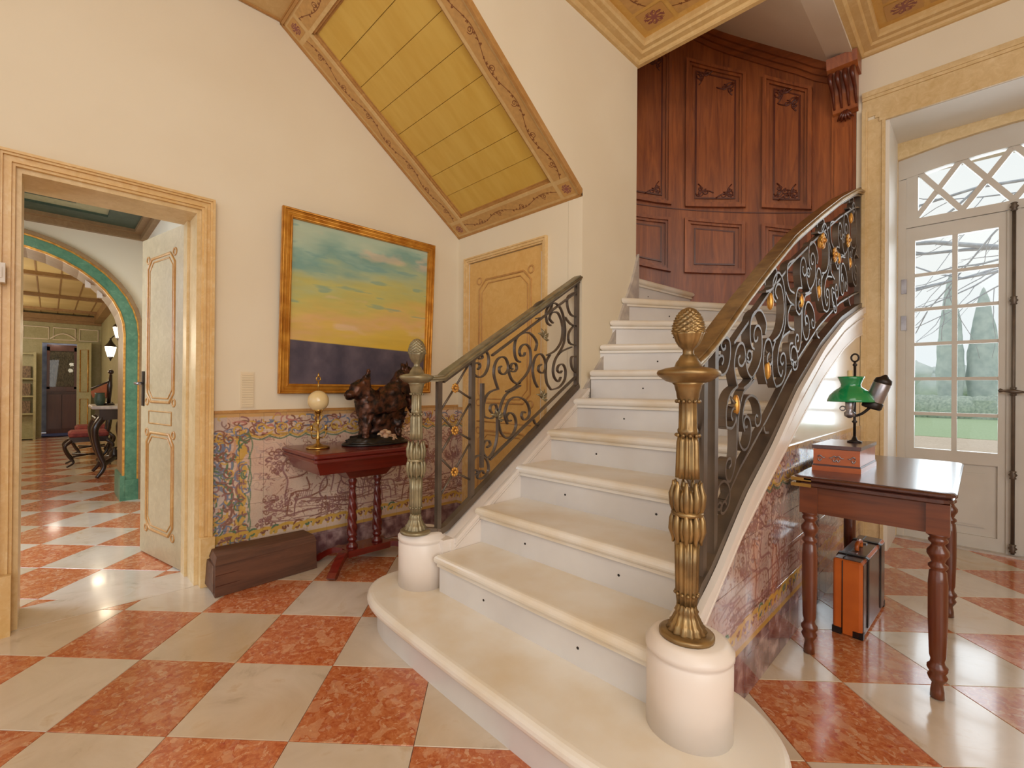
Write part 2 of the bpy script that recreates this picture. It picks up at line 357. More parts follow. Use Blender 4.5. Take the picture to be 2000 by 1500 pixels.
    if left_border:
        k = np.zeros((H, W, 1)); k[int(base_h * S):int(H - .02 * S), :int(.12 * S)] = .3; img = img * (1 - k) + C3((176, 180, 196)) * k
        y = .2 * S
        while y < H - .1 * S:
            r = rs.uniform(.07, .1) * S
            sg = rs.choice((-1, 1))
            for q in range(6):
                a_ = rs.uniform(-.9, -.2) * sg; ink(arc(rs.uniform(.0, .03) * S, y, r * (1.7 - .22 * q), r * (1.2 - .16 * q), a_, a_ + sg * 1.9), rs.uniform(1, 2.2), rs.choice((BLUE, BLUE, BROWN, YEL, (206, 160, 130), GRN)), .75)
            for q in range(22):
                a_ = rs.uniform(0, 6.28); ink(arc(rs.uniform(.01, .22) * S, y + rs.uniform(-r, r), rs.uniform(3, 11), rs.uniform(3, 9), a_, a_ + rs.uniform(1.2, 3.5), 6), rs.uniform(.8, 1.6), rs.choice((BLUE, BROWN, BROWN, YEL, GRN, MAUVE)), .65)
            ink([(.19 * S, y - r), (.215 * S, y - .3 * r), (.175 * S, y + .3 * r), (.20 * S, y + r)], 4, YEL, .6); [ink(arc(.2 * S + rs.uniform(-8, 8), y + rs.uniform(-r, r), rs.uniform(4, 10), rs.uniform(4, 12), rs.uniform(0, 3), rs.uniform(3, 6), 6), 1.1, rs.choice((BROWN, BLUE, GRN, MAUVE)), .7) for _k in range(9)]
            ink([(.235 * S, y - r), (.25 * S + rs.uniform(-4, 6), y), (.232 * S, y + r)], 1.3, GRN, .6)
            ink(spiral(.13 * S, y + r * .5, r * .4, 1.3, 2, 1), 1.3, BROWN, .7)
            y += 1.15 * r
    # lower border: yellow scrollwork over a purple marbled base
    x = 0
    while x < W:
        r = rs.uniform(.04, .07) * S
        ink(arc(x, base_h * S + .03 * S, r, r * .6, 0, PI), 3.0, YEL, .85); ink(spiral(x + r, base_h * S + .05 * S, r * .5, 1.2), 1.6, rs.choice((BROWN, GRN, MAUVE)), .85)
        x += 1.3 * r
    bh = int(base_h * S); nb = fbm(H, W, 18, int(20 * w), seed + 4, 4)
    bc = C3((104, 72, 76)) * (1 - np.clip((nb[..., None] - .3) * 2, 0, 1)) + C3((192, 164, 160)) * np.clip((nb[..., None] - .3) * 2, 0, 1)
    img[:bh - 5] = bc[:bh - 5]; img[bh - 8:bh - 1] = C3((202, 160, 84))
    return np.clip(img, 0, 1)
IM_A = mkimage('dado_scene', azulejo(1.96, .955, 5))
IM_B = mkimage('stair_dado_scene', azulejo(3.0, .87, 11, False, (206, 178, 166), .21, .75))
az_a = image_mat('painted_dado_tile', IM_A, .18, .3, False, ('X', .64, 1.96, 0.0, .955))
az_back = image_mat('painted_dado_tile_end', IM_A, .18, .3, False, ('Y', 1.2, 1.96, 0.0, .955))
az_b = image_mat('painted_stair_tile', IM_B, .12, .5, False, ('X', 1.4, 3.0, 0.0, .87))
# vine band for ceiling frames: u along (0..1 = .6 m), v across
def vine(w=512, h=128):
    img = np.ones((h, w, 3)) * C3((202, 158, 96)); img *= (1 - .12 * (fbm(h, w, 6, 24, 8)[..., None] - .5))
    c = (128, 78, 44); P = w
    for k in (-1, 0, 1):
        for s in (0, 1):
            x0 = k * P + s * P / 2; f = 1 if s else -1
            stroke(img, [(x0 + t * P / 2, h / 2 + f * 30 * math.sin(PI * t)) for t in np.linspace(0, 1, 9)], c, 2.6, .9)
            stroke(img, spiral(x0 + P * .25, h / 2 + f * 4, 26, 1.5, PI / 2, f), c, 2.6, .9)
            for q in range(6):
                a = x0 + P * (.08 + .07 * q); stroke(img, [(a, h / 2 + f * 10), (a + 7, h / 2 + f * (20 + 6 * (q % 2))), (a + 12, h / 2 + f * 14)], c, 3.6, .75)
    return img
IM_V = mkimage('vine_band', vine())
vine_m = image_mat('painted_vine_band', IM_V, .5)
def rosette_img(n=128):
    img = np.ones((n, n, 3)) * C3((202, 156, 92))
    for k in range(8):
        a = k * PI / 4
        stroke(img, [(64, 64), (64 + 30 * math.cos(a), 64 + 30 * math.sin(a)), (64 + 42 * math.cos(a + .3), 64 + 42 * math.sin(a + .3))], (150, 92, 84), 5, .7)
    for k in range(10):
        a = k * 2 * PI / 10 + .3
        stroke(img, spiral(64 + 34 * math.cos(a), 64 + 34 * math.sin(a), 10, 1, a), (134, 78, 66), 1.5, .8)
    return img
flower_m = image_mat('painted_corner_flower', mkimage('corner_flower', rosette_img()), .5)
# the seascape painting
def seascape(H=400, W=460):
    y = np.linspace(0, 1, H)[:, None] * np.ones((1, W)); x = np.ones((H, 1)) * np.linspace(0, 1, W)[None]
    n1 = fbm(H, W, 14, 4, 21, 4); n2 = fbm(H, W, 8, 3, 41, 5); n3 = fbm(H, W, 30, 5, 55, 3)
    t = y + .28 * (n1 - .5) - .10 * (x - .5)
    stops = [(.20, (216, 180, 70)), (.34, (218, 186, 88)), (.42, (222, 182, 120)), (.52, (212, 188, 104)), (.62, (196, 190, 112)), (.74, (176, 190, 150)), (.84, (130, 170, 160)), (.92, (170, 196, 176)), (1.0, (186, 204, 180))]
    img = np.zeros((H, W, 3))
    for c in range(3): img[..., c] = np.interp(t, [s[0] for s in stops], [s[1][c] / 255. for s in stops])
    k = np.clip((n2 - .6) * 5, 0, .6)[..., None]; img = img * (1 - k) + C3((228, 198, 170)) * k
    k = np.clip((n3 - .64) * 6, 0, .5)[..., None] * (y[..., None] > .5); img = img * (1 - k) + C3((116, 156, 154)) * k
    img = img * (1 + .08 * (n3[..., None] - .5))
    hz = .245 + .03 * (1 - x)
    sea = np.clip((hz - y) * 200, 0, 1)[..., None]
    n4 = fbm(H, W, 10, 12, 77, 5)[..., None]
    img = img * (1 - sea) + (C3((58, 54, 70)) * (1 - n4) + C3((122, 108, 118)) * n4) * sea
    return img
painting_m = image_mat('seascape_canvas', mkimage('seascape', seascape()), .45, .1)
# ------------------------------------------------------------------ mesh helpers
class MB:
    def __init__(s): s.v = []; s.f = []; s.uv = []; s.sm = []
    def add(s, vs, fs, uvs=None, smooth=False):
        o = len(s.v); s.v += [tuple(p) for p in vs]
        for i, f in enumerate(fs):
            s.f.append(tuple(o + k for k in f)); s.uv.append(uvs[i] if uvs else None); s.sm.append(smooth)
        return s
    def box(s, a, b):
        x0, y0, z0 = (min(p, q) for p, q in zip(a, b)); x1, y1, z1 = (max(p, q) for p, q in zip(a, b))
        return s.add([(x0, y0, z0), (x1, y0, z0), (x1, y1, z0), (x0, y1, z0), (x0, y0, z1), (x1, y0, z1), (x1, y1, z1), (x0, y1, z1)],
                     [(0, 3, 2, 1), (4, 5, 6, 7), (0, 1, 5, 4), (1, 2, 6, 5), (2, 3, 7, 6), (3, 0, 4, 7)])
    def hexa(s, c):   # 8 corners, bottom ring then top ring
        return s.add(c, [(0, 3, 2, 1), (4, 5, 6, 7), (0, 1, 5, 4), (1, 2, 6, 5), (2, 3, 7, 6), (3, 0, 4, 7)])
    def prism(s, poly, fn0, fn1):   # 2-D polygon carried to two 3-D sheets
        n = len(poly); A = [fn0(p) for p in poly]; B = [fn1(p) for p in poly]
        return s.add(A + B, [tuple(range(n - 1, -1, -1)), tuple(range(n, 2 * n))] + [(i, (i + 1) % n, n + (i + 1) % n, n + i) for i in range(n)])
    def rings(s, R, smooth=True, cap=True, closed=True):
        n = len(R[0]); vs = [p for r in R for p in r]; fs = []
        for i in range(len(R) - 1):
            for j in range(n if closed else n - 1):
                fs.append((i * n + j, i * n + (j + 1) % n, (i + 1) * n + (j + 1) % n, (i + 1) * n + j))
        s.add(vs, fs, smooth=smooth)
        if cap:
            o = len(s.v) - len(vs)
            s.f.append(tuple(o + k for k in range(n - 1, -1, -1))); s.uv.append(None); s.sm.append(False)
            s.f.append(tuple(o + (len(R) - 1) * n + k for k in range(n))); s.uv.append(None); s.sm.append(False)
        return s
    def lathe(s, prof, c=(0, 0, 0), n=24, mod=None, axis=None, sx=1.0, sy=1.0):
        """prof: (r,z) list; axis: optional direction for z"""
        if axis is None: X, Y, Z = Vector((1, 0, 0)), Vector((0, 1, 0)), Vector((0, 0, 1))
        else:
            Z = Vector(axis).normalized(); X = Z.orthogonal().normalized(); Y = Z.cross(X)
        C = Vector(c); R = []
        for r, z in prof:
            ring = []
            for j in range(n):
                a = 2 * PI * j / n; q = r * (mod(a, z) if mod else 1)
                ring.append(C + X * (q * math.cos(a) * sx) + Y * (q * math.sin(a) * sy) + Z * z)
            R.append(ring)
        return s.rings(R)
    def tube(s, pts, r, n=8, closed=False, rr=None):
        P = [Vector(p) for p in pts]; N = len(P); R = []
        prev = None
        for i, p in enumerate(P):
            if closed: d = P[(i + 1) % N] - P[i - 1]
            else: d = P[min(i + 1, N - 1)] - P[max(i - 1, 0)]
            d = d.normalized() if d.length > 1e-9 else Vector((0, 0, 1))
            u = prev - d * prev.dot(d) if prev is not None else d.orthogonal()
            u = u.normalized() if u.length > 1e-6 else d.orthogonal().normalized()
            prev = u; w = d.cross(u); q = rr[i] if rr else r
            R.append([p + u * (q * math.cos(2 * PI * j / n)) + w * (q * math.sin(2 * PI * j / n)) for j in range(n)])
        if closed: R.append(R[0])
        return s.rings(R, cap=not closed)
    def flat(s, pts, side, w, t, taper=False):
        """flat bar following pts; side = unit vector across, w across, t thick in plane"""
        P = [Vector(p) for p in pts]; S = Vector(side); R = []; N = len(P)
        for i, p in enumerate(P):
            d = (P[min(i + 1, N - 1)] - P[max(i - 1, 0)]).normalized(); q = d.cross(S).normalized()
            R.append([p + S * (w / 2) + q * (t / 2), p - S * (w / 2) + q * (t / 2), p - S * (w / 2) - q * (t / 2), p + S * (w / 2) - q * (t / 2)])
        return s.rings(R, smooth=False)
    def sphere(s, c, r, n=16, m=10, sc=(1, 1, 1), fn=None):
        R = []
        for i in range(m + 1):
            a = -PI / 2 + PI * i / m; R.append([])
            for j in range(n):
                b = 2 * PI * j / n; d = Vector((math.cos(a) * math.cos(b), math.cos(a) * math.sin(b), math.sin(a)))
                k = fn(d) if fn else 1
                R[-1].append(Vector(c) + Vector((d.x * sc[0], d.y * sc[1], d.z * sc[2])) * r * k)
        return s.rings(R)
    def quad(s, p, uv=None): return s.add(p, [(0, 1, 2, 3)], [uv] if uv else None)
    def mesh(s, name, mat, off=(0, 0, 0)):
        me = bpy.data.meshes.new(name)
        me.from_pydata([(x - off[0], y - off[1], z - off[2]) for x, y, z in s.v], [], s.f)
        me.polygons.foreach_set('use_smooth', s.sm)
        if any(s.uv):
            l = me.uv_layers.new(name='UVMap'); k = 0
            for f, u in zip(s.f, s.uv):
                for i in range(len(f)): l.data[k].uv = u[i] if u else (0, 0); k += 1
        if mat: me.materials.append(mat)
        me.update(); return me
OFF = {}
def root_off(o):
    return OFF.get(o.name, (0, 0, 0)) if o else (0, 0, 0)
def part(name, mb, mat, parent, label=None, kind=None, recalc=True):
    off = root_off(parent)
    me = mb.mesh(name, mat, off)
    o = bpy.data.objects.new(name, me); COL.objects.link(o); o.parent = parent
    OFF[o.name] = off
    if recalc: fixn(me)
    if label: o['label'] = label
    if kind: o['kind'] = kind
    return o
import bmesh
def fixn(me):
    bm = bmesh.new(); bm.from_mesh(me); bmesh.ops.recalc_face_normals(bm, faces=bm.faces); bm.to_mesh(me); bm.free()
def thing(name, label, cat, base=(0, 0, 0), rz=0.0, group=None, kind=None, local=False):
    """an Empty at the thing's base; local=True when its parts are modelled about the origin"""
    o = bpy.data.objects.new(name, None); COL.objects.link(o); o.location = base; o.rotation_euler = (0, 0, rz)
    o.empty_display_size = .05
    o['label'] = label; o['category'] = cat
    if group: o['group'] = group
    if kind: o['kind'] = kind
    OFF[o.name] = (0, 0, 0) if local else tuple(base)
    return o
def solo(name, mb, mat, label, cat, base=None, group=None, kind=None):
    base = base or (0, 0, 0)
    me = mb.mesh(name, mat, base); fixn(me)
    o = bpy.data.objects.new(name, me); COL.objects.link(o); o.location = base
    o['label'] = label; o['category'] = cat; OFF[o.name] = tuple(base)
    if group: o['group'] = group
    if kind: o['kind'] = kind
    return o
def struct(name, mb, mat, label, cat): return solo(name, mb, mat, label, cat, kind='structure')
def children(o): return [c for c in bpy.data.objects if c.parent == o]
def copy_tree(o, parent=None):
    c = o.copy(); COL.objects.link(c); c.parent = parent; OFF[c.name] = OFF.get(o.name, (0, 0, 0))
    for ch in children(o): copy_tree(ch, c)
    return c
def lerp(a, b, t): return a + (b - a) * t
def interp(xs, tab):
    return float(np.interp(xs, [p[0] for p in tab], [p[1] for p in tab]))
def inset(poly, d):
    """move a CCW polygon's edges inwards by d"""
    n = len(poly); out = []
    for i in range(n):
        p0 = Vector(poly[i - 1]); p1 = Vector(poly[i]); p2 = Vector(poly[(i + 1) % n])
        e1 = (p1 - p0).normalized(); e2 = (p2 - p1).normalized()
        n1 = Vector((-e1.y, e1.x)); n2 = Vector((-e2.y, e2.x)); b = (n1 + n2)
        b = b / max(.35, b.length_squared) * 2 if b.length > 1e-6 else n1
        out.append(tuple(p1 + b * d * .5 * (1 if b.length < 4 else .5) if False else p1 + (n1 + n2) / max(.5, (1 + n1.dot(n2))) * d))
    return out
def clip(poly, a, b, c):
    """keep a*x+b*y<=c"""
    out = []
    for i in range(len(poly)):
        p, q = poly[i], poly[(i + 1) % len(poly)]
        dp = a * p[0] + b * p[1] - c; dq = a * q[0] + b * q[1] - c
        if dp <= 0: out.append(p)
        if (dp < 0 < dq) or (dq < 0 < dp):
            t = dp / (dp - dq); out.append((p[0] + (q[0] - p[0]) * t, p[1] + (q[1] - p[1]) * t))
    return out
def parea(p): return abs(sum(p[i][0] * p[(i + 1) % len(p)][1] - p[(i + 1) % len(p)][0] * p[i][1] for i in range(len(p)))) / 2 if len(p) > 2 else 0
def catmull(P, k=6):
    out = []
    for i in range(len(P) - 1):
        p0, p1, p2, p3 = (Vector(P[max(i - 1, 0)]), Vector(P[i]), Vector(P[i + 1]), Vector(P[min(i + 2, len(P) - 1)]))
        for j in range(k):
            t = j / k
            out.append(.5 * ((2 * p1) + (-p0 + p2) * t + (2 * p0 - 5 * p1 + 4 * p2 - p3) * t * t + (-p0 + 3 * p1 - 3 * p2 + p3) * t ** 3))
    out.append(Vector(P[-1])); return out
# planes: 'Y' walls face -Y, 'X' walls face -X; n is how far a thing stands proud of the plane
def PT(ax, plane, a, z, n=0.0): return (a, plane - n, z) if ax == 'Y' else (plane - n, a, z)
def pbox(mb, ax, plane, a0, a1, z0, z1, n0, n1): return mb.box(PT(ax, plane, a0, z0, n0), PT(ax, plane, a1, z1, n1))

# ------------------------------------------------------------------ levels
YA, XC, YW, XW, XB = 2.966, 2.513, 1.737, 3.20, 4.29
ZC = 3.507
NZ = [0, .172, .350, .526, .704, .880, 1.058, 1.236, 1.414, 1.592, 1.770, 1.948]

# ------------------------------------------------------------------ floor of marble tiles
floor = struct('floor', MB().box((-4, -4, -.12), (4.95, 2.96, -.012)), M('floor_bed', (214, 196, 170), (206, 150, 110), .3, scale=1.2, kind='P'),
               'polished chequered marble floor of the staircase hall', 'floor')
floor_l = struct('floor_lobby', MB().box((-3, 2.96, -.12), (2.45, 6.06, -.012)), MATS['floor_bed'], 'chequered marble floor of the lobby seen through the left doorway', 'floor')
floor_f = struct('floor_far_room', MB().box((-3, 6.06, -.12), (.85, 14.6, -.012)), MATS['floor_bed'], 'chequered marble floor of the far room beyond the green arch', 'floor')
TH = -.7846; TS = .39675; GX, GY = .00011, 2.03309
def tile_mesh(name, poly, mat):
    a = inset(poly, .0009); b = inset(poly, .0024); mb = MB(); n = len(poly)
    R = [[(p[0], p[1], -.015) for p in a], [(p[0], p[1], -.0015) for p in a], [(p[0], p[1], 0) for p in b]]
    mb.rings(R, smooth=False); me = mb.mesh(name, mat); fixn(me); return me
hs = TS / 2
sq = [(-hs, -hs), (hs, -hs), (hs, hs), (-hs, hs)]
TM = {0: tile_mesh('tile', sq, tile_o), 1: tile_mesh('tile', sq, tile_w)}
ct, st = math.cos(TH), math.sin(TH)
def depth(x, y): return x * FW.x + y * FW.y
def lay(parent, rect, ox, oy, parity=0, skip=None, far=99):
    x0, x1, y0, y1 = rect
    for i in range(-40, 40):
        for j in range(-40, 40):
            u, v = (i + .5) * TS, (j + .5) * TS
            cx = GX + ox + ct * u - st * v; cy = GY + oy + st * u + ct * v
            if cx < x0 - .3 or cx > x1 + .3 or cy < y0 - .3 or cy > y1 + .3: continue
            d = depth(cx, cy); s = cx * RT.x + cy * RT.y
            if d < .95 or (d > 1.9 and (s / d < -1.2 or s / d > 1.36)) or abs(s) > 2.6 and d < 1.9 or d > far: continue
            if skip and skip(cx, cy): continue
            W = [(ct * a - st * b, st * a + ct * b) for a, b in sq]
            Wp = [(cx + a, cy + b) for a, b in W]; full = parea(Wp)
            q = clip(clip(clip(clip(Wp, 1, 0, x1), -1, 0, -x0), 0, 1, y1), 0, -1, -y0)
            if parea(q) < .002: continue
            k = (i + j + parity) % 2
            if parea(q) > full * .9995:
                o = bpy.data.objects.new('tile', TM[k]); o.rotation_euler = (0, 0, TH)
            else:
                o = bpy.data.objects.new('tile', tile_mesh('tile', [(p[0] - cx, p[1] - cy) for p in q], tile_w if k else tile_o))
            COL.objects.link(o); o.location = (cx, cy, 0); o.parent = parent
lay(floor, (-4, 4.93, -4, 2.955), 0, 0, 0, lambda x, y: 1.5 < x < 4.2 and .8 < y < 1.5)
lo = .0
lx, ly = ct * (-.35 * TS) - st * (.22 * TS), st * (-.35 * TS) + ct * (.22 * TS)
lay(floor_l, (-2, .66, 3.235, 6.0), lx, ly, 1)
lay(floor_f, (-2.6, .80, 6.0, 13.15), lx, ly, 1)
part('threshold_slab', MB().box((-.2, 2.955, -.015), (.66, 3.235, .001)), tile_w, floor)

# ------------------------------------------------------------------ walls
def wall_y(mb, x0, x1, y0, y1, z0, z1): mb.box((x0, y0, z0), (x1, y1, z1))
w = MB(); DX0, DX1, DZ = -.12, .618, 2.10
w.box((-4, YA, 0), (DX0, 3.235, 3.75)); w.box((DX1, YA, 0), (2.6, 3.235, 3.75)); w.box((DX0, YA, DZ), (DX1, 3.235, 3.75))
wall_left = struct('wall_left', w, plaster, 'tall cream plaster wall with the painting and painted-tile dado', 'wall')
w = MB(); SD0, SD1, SZ = 2.06, 2.83, 2.125
w.box((XC, YW + .112, 0), (XC + .12, SD0 - .0, 2.45)); w.box((XC, SD1, 0), (XC + .12, 2.966, 2.45)); w.box((XC, SD0, SZ), (XC + .12, SD1, 2.45))
wall_back = struct('wall_back', w, plaster, 'short cream wall under the upper flight with the small painted door', 'wall')
# the pillar and inner wall that follows the sloping soffit
w = MB(); poly = [(XC, 0), (XW, 0), (XW, 4.6), (-4, 4.6), (-4, 3.42), (1.05, 3.412), (XC, 2.402)]
w.prism(poly, lambda p: (p[0], YW, p[1]), lambda p: (p[0], YW + .11, p[1]))
w.box((XC + .121, YW + .111, 0), (XW, 2.95, 1.9)); w.box((XW - .12, YW + .111, 1.9), (XW, 2.95, 4.6))
struct('wall_inner', w, plaster, 'cream inner wall and pillar around which the staircase turns', 'wall')
# wall beside the entrance doors
w = MB(); BY0, BY1, BZ = -.80, .452, 3.013
w.box((XB, BY1, 0), (XB + .55, .612, 3.75)); w.box((XB, -4, 0), (XB + .55, BY0, 3.75)); w.box((XB, BY0, BZ + .05), (XB + .55, BY1, 3.75))
w.box((XB + .12, .613, 0), (XB + .55, .80, 3.4))
wall_right = struct('wall_right', w, plaster, 'cream wall with the deep reveal of the glazed entrance doors', 'wall')
w = MB(); w.box((XB + .005, BY1 - .02, 0), (XB + .50, BY1 + .012, BZ)); w.box((XB + .005, BY0, BZ), (XB + .50, BY1, BZ + .045)); w.box((XB + .005, BY0 - .012, 0), (XB + .5, BY0 + .02, BZ))
part('reveal_lining', w, white_paint, wall_right, 'white painted lining of the door reveal')
# walls behind the camera close the hall
struct('wall_behind', MB().box((-4.1, -4.1, 0), (4.84, -4, 3.75)), plaster, 'cream wall behind the viewer', 'wall')
# ------------------------------------------------------------------ stair side wall (right)
STR = [(1.30, .40), (1.485, .500), (1.54, .524), (1.845, .732), (2.141, .885), (2.517, 1.111), (3.013, 1.342), (3.541, 1.532), (4.0, 1.650), (4.29, 1.715)]
STB = [(1.30, .27), (1.485, .395), (1.795, .590), (2.143, .760), (2.609, .977), (3.018, 1.165), (3.6, 1.370), (4.0, 1.470), (4.29, 1.52)]
def zt_(x): return interp(x, STR)
def zb_(x): return interp(x, STB)
YS = .58
w = MB(); xs = [1.38 + (XB - 1.38) * i / 24 for i in range(25)]
w.prism([(1.38, 0), (XB, 0)] + [(x, zt_(x) - .02) for x in reversed(xs)], lambda p: (p[0], YS, p[1]), lambda p: (p[0], YS + .045, p[1]))
wall_stair = struct('wall_stair', w, plaster_gloss, 'glossy cream wall under the right side of the staircase', 'wall')
# painted tiles as pieces
def tiles_on(parent, ax, plane, a0, a1, z1, mat, size, top=None, n=.008):
    rows = int(round(z1 / size)); sz = z1 / rows; a = a0; 
    while a < a1 - .01:
        b = min(a + sz, a1)
        for r in range(rows):
            q = [(a, r * sz), (b, r * sz), (b, (r + 1) * sz), (a, (r + 1) * sz)]
            if top:
                for s0, s1 in ((a, b),):
                    za, zb2 = top(s0), top(s1); k = (zb2 - za) / (s1 - s0)
                    q = clip(q, -k, 1, za - k * s0)
            if parea(q) < .0006: continue
            q1 = inset(q, .0005); q2 = inset(q, .0016); mb = MB()
            mb.rings([[PT(ax, plane, p[0], p[1], 0) for p in q1], [PT(ax, plane, p[0], p[1], n - .001) for p in q1], [PT(ax, plane, p[0], p[1], n) for p in q2]], smooth=False)
            part('tile', mb, mat, parent)
        a = b
tiles_on(wall_left, 'Y', YA, .69, XC - .004, .955, az_a, .1365)
tiles_on(wall_back, 'X', XC, SD1 + .055, YA - .01, .955, az_back, .1365)
tiles_on(wall_stair, 'Y', YS, 1.42, XB - .005, .87, az_b, .145, top=lambda x: zb_(x) - .01)
part('dado_line', MB().box((.69, YA - .014, .955), (XC - .004, YA, .972)), ochre_line, wall_left)

# ------------------------------------------------------------------ ceiling of the hall
cl = MB()
cl.box((-4, -4, 3.62), (XW - .42, YW - .42, 3.75)); cl.box((XW - .45, -4, 3.62), (XB, .18, 3.75))
ceiling = struct('ceiling', cl, ceil_wood, 'yellow boarded ceiling of the hall in painted frames', 'ceiling')
# bands that frame it:  along the inner wall (X), the stair opening (Y then X) and the entrance wall (Y)
path = [(-4, YW), (XW, YW), (XW, .60), (XB, .60), (XB, -4)]
def offset_path(P, d):
    out = []
    for i, p in enumerate(P):
        p = Vector(p); a = (p - Vector(P[i - 1])).normalized() if i else None; b = (Vector(P[i + 1]) - p).normalized() if i < len(P) - 1 else None
        na = Vector((a.y, -a.x)) if a else None; nb = Vector((b.y, -b.x)) if b else None
        if na is None: out.append(p + nb * d)
        elif nb is None: out.append(p + na * d)
        else: out.append(p + (na + nb) / (1 + na.dot(nb)) * d)
    return out
def band(prof):
    mb = MB(); L = [offset_path(path, d) for d, z in prof]
    for i in range(len(path) - 1):
        for k in range(len(prof) - 1):
            a, b = L[k][i], L[k][i + 1]; c, d = L[k + 1][i + 1], L[k + 1][i]; z0, z1 = prof[k][1], prof[k + 1][1]
            mb.quad([(a.x, a.y, z0), (b.x, b.y, z0), (c.x, c.y, z1), (d.x, d.y, z1)])
    return mb
crown = [(-.012, 3.75), (-.012, 3.507), (.02, 3.507), (.03, 3.515), (.035, 3.53), (.075, 3.535), (.085, 3.55), (.115, 3.552), (.125, 3.565), (.125, 3.61)]
part('cornice', band(crown), ceil_band, ceiling, 'ochre cornice moulding round the ceiling edge')
part('frieze_band', band([(.12, 3.598), (.42, 3.598)]), ceil_frieze, ceiling)
part('inner_moulding', band([(.40, 3.60), (.41, 3.575), (.435, 3.57), (.455, 3.585), (.47, 3.60), (.47, 3.622)]), ceil_band, ceiling)
def vine_quad(mb, p, q, side, w, rep=.6):
    """strip from p to q, width w along side"""
    p, q, s = Vector(p), Vector(q), Vector(side); L = (q - p).length / rep
    mb.quad([p, q, q + s * w, p + s * w], [(0, 0), (L, 0), (L, 1), (0, 1)])
vb = MB(); z = 3.5965
vine_quad(vb, (XW - .38, YW - .17, z), (-2, YW - .17, z), (0, -1, 0), .18, .5); vine_quad(vb, (XW - .17, YW - .38, z), (XW - .17, -.4, z), (-1, 0, 0), .18, .5)
vine_quad(vb, (XB - .38, .43, z), (XW + .1, .43, z), (0, -1, 0), .18, .5); vine_quad(vb, (XB - .17, .22, z), (XB - .17, -3, z), (-1, 0, 0), .18, .5)
part('painted_vine', vb, vine_m, ceiling)
fb = MB()
for cx, cy in ((XW - .26, YW - .26), (XB - .26, .34)):
    fb.quad([(cx - .09, cy - .09, z - .001), (cx + .09, cy - .09, z - .001), (cx + .09, cy + .09, z - .001), (cx - .09, cy + .09, z - .001)], [(0, 0), (1, 0), (1, 1), (0, 1)])
part('painted_flower', fb, flower_m, ceiling)

# ------------------------------------------------------------------ sloping soffit of the upper flight
A0 = Vector((1.042, 0, 3.376)); A1 = Vector((XC, 0, 2.362)); AL = (A1 - A0).length; AD = (A1 - A0).normalized(); AN = Vector((AD.z, 0, -AD.x))  # AN points down
if AN.z > 0: AN = -AN
Y0s, Y1s = YW + .004, YA - .004
def SP(u, y, n=0.0):   # u from the top, n below the soffit plane
    p = A0 + AD * u + AN * n; return (p.x, y, p.z)
sf = MB(); sf.hexa([SP(-.02, Y0s, -.14), SP(AL, Y0s, -.14), SP(AL, Y1s, -.14), SP(-.02, Y1s, -.14), SP(-.02, Y0s, -.045), SP(AL, Y0s, -.045), SP(AL, Y1s, -.045), SP(-.02, Y1s, -.045)])
soffit = struct('ceiling_stair_soffit', sf, ceil_wood, 'sloping yellow boarded soffit under the upper stair flight', 'ceiling')
bw = .155
def sbox(mb, u0, u1, y0, y1, n0, n1): mb.hexa([SP(u0, y0, n0), SP(u1, y0, n0), SP(u1, y1, n0), SP(u0, y1, n0), SP(u0, y0, n1), SP(u1, y0, n1), SP(u1, y1, n1), SP(u0, y1, n1)]); return mb
for nm, a in (('frame_rail', (0, AL, Y0s, Y0s + bw)), ('frame_rail', (0, AL, Y1s - bw, Y1s)), ('frame_rail', (AL - bw, AL, Y0s + bw, Y1s - bw)), ('frame_rail', (0, bw, Y0s + bw, Y1s - bw))):
    part(nm, sbox(MB(), *a, -.05, -.004), ceil_band, soffit)
def ring(mb, u0, u1, y0, y1, n, wd=.012):
    for a in ((u0, u1, y0, y0 + wd), (u0, u1, y1 - wd, y1), (u0, u0 + wd, y0, y1), (u1 - wd, u1, y0, y1)): sbox(mb, *a, -.05, n)
    return mb
part('edge_moulding', ring(MB(), -.002, AL + .003, Y0s - .003, Y1s + .003, .006, .015), ceil_band_brown, soffit)
part('inner_moulding', ring(ring(MB(), bw, AL - bw, Y0s + bw, Y1s - bw, -.014, .012), bw + .012, AL - bw - .012, Y0s + bw + .012, Y1s - bw - .012, -.026, .01), ceil_band_brown, soffit)
vb = MB(); n = -.0035
def vq(u0, y0, u1, y1, side, w):
    p = Vector(SP(u0, y0, n)); q = Vector(SP(u1, y1, n)); s = Vector(side); L = (q - p).length / .42
    vb.quad([p, q, q + s * w, p + s * w], [(0, 0), (L, 0), (L, 1), (0, 1)])
vq(bw, Y0s + .028, AL - bw, Y0s + .028, (0, 1, 0), .105); vq(bw, Y1s - .133, AL - bw, Y1s - .133, (0, 1, 0), .105)
vq(AL - .133, Y0s + bw, AL - .133, Y1s - bw, AD, .105); vq(.028, Y0s + bw, .028, Y1s - bw, AD, .105)
part('painted_vine', vb, vine_m, soffit)
fb = MB()
for u in (.03, AL - .125):
    for y in (Y0s + .03, Y1s - .125):
        p = Vector(SP(u, y, n + .0012)); fb.quad([p, p + AD * .095, p + AD * .095 + Vector((0, .095, 0)), p + Vector((0, .095, 0))], [(0, 0), (1, 0), (1, 1), (0, 1)])
part('painted_flower', fb, flower_m, soffit)
NB = 8; u0 = bw + .02; du = (AL - 2 * bw - .04) / NB
for i in range(NB):
    part('plank', sbox(MB(), u0 + i * du + .0016, u0 + (i + 1) * du - .0016, Y0s + bw + .018, Y1s - bw - .018, -.046, -.030 - .003 * (i % 2)), ceil_wood, soffit)
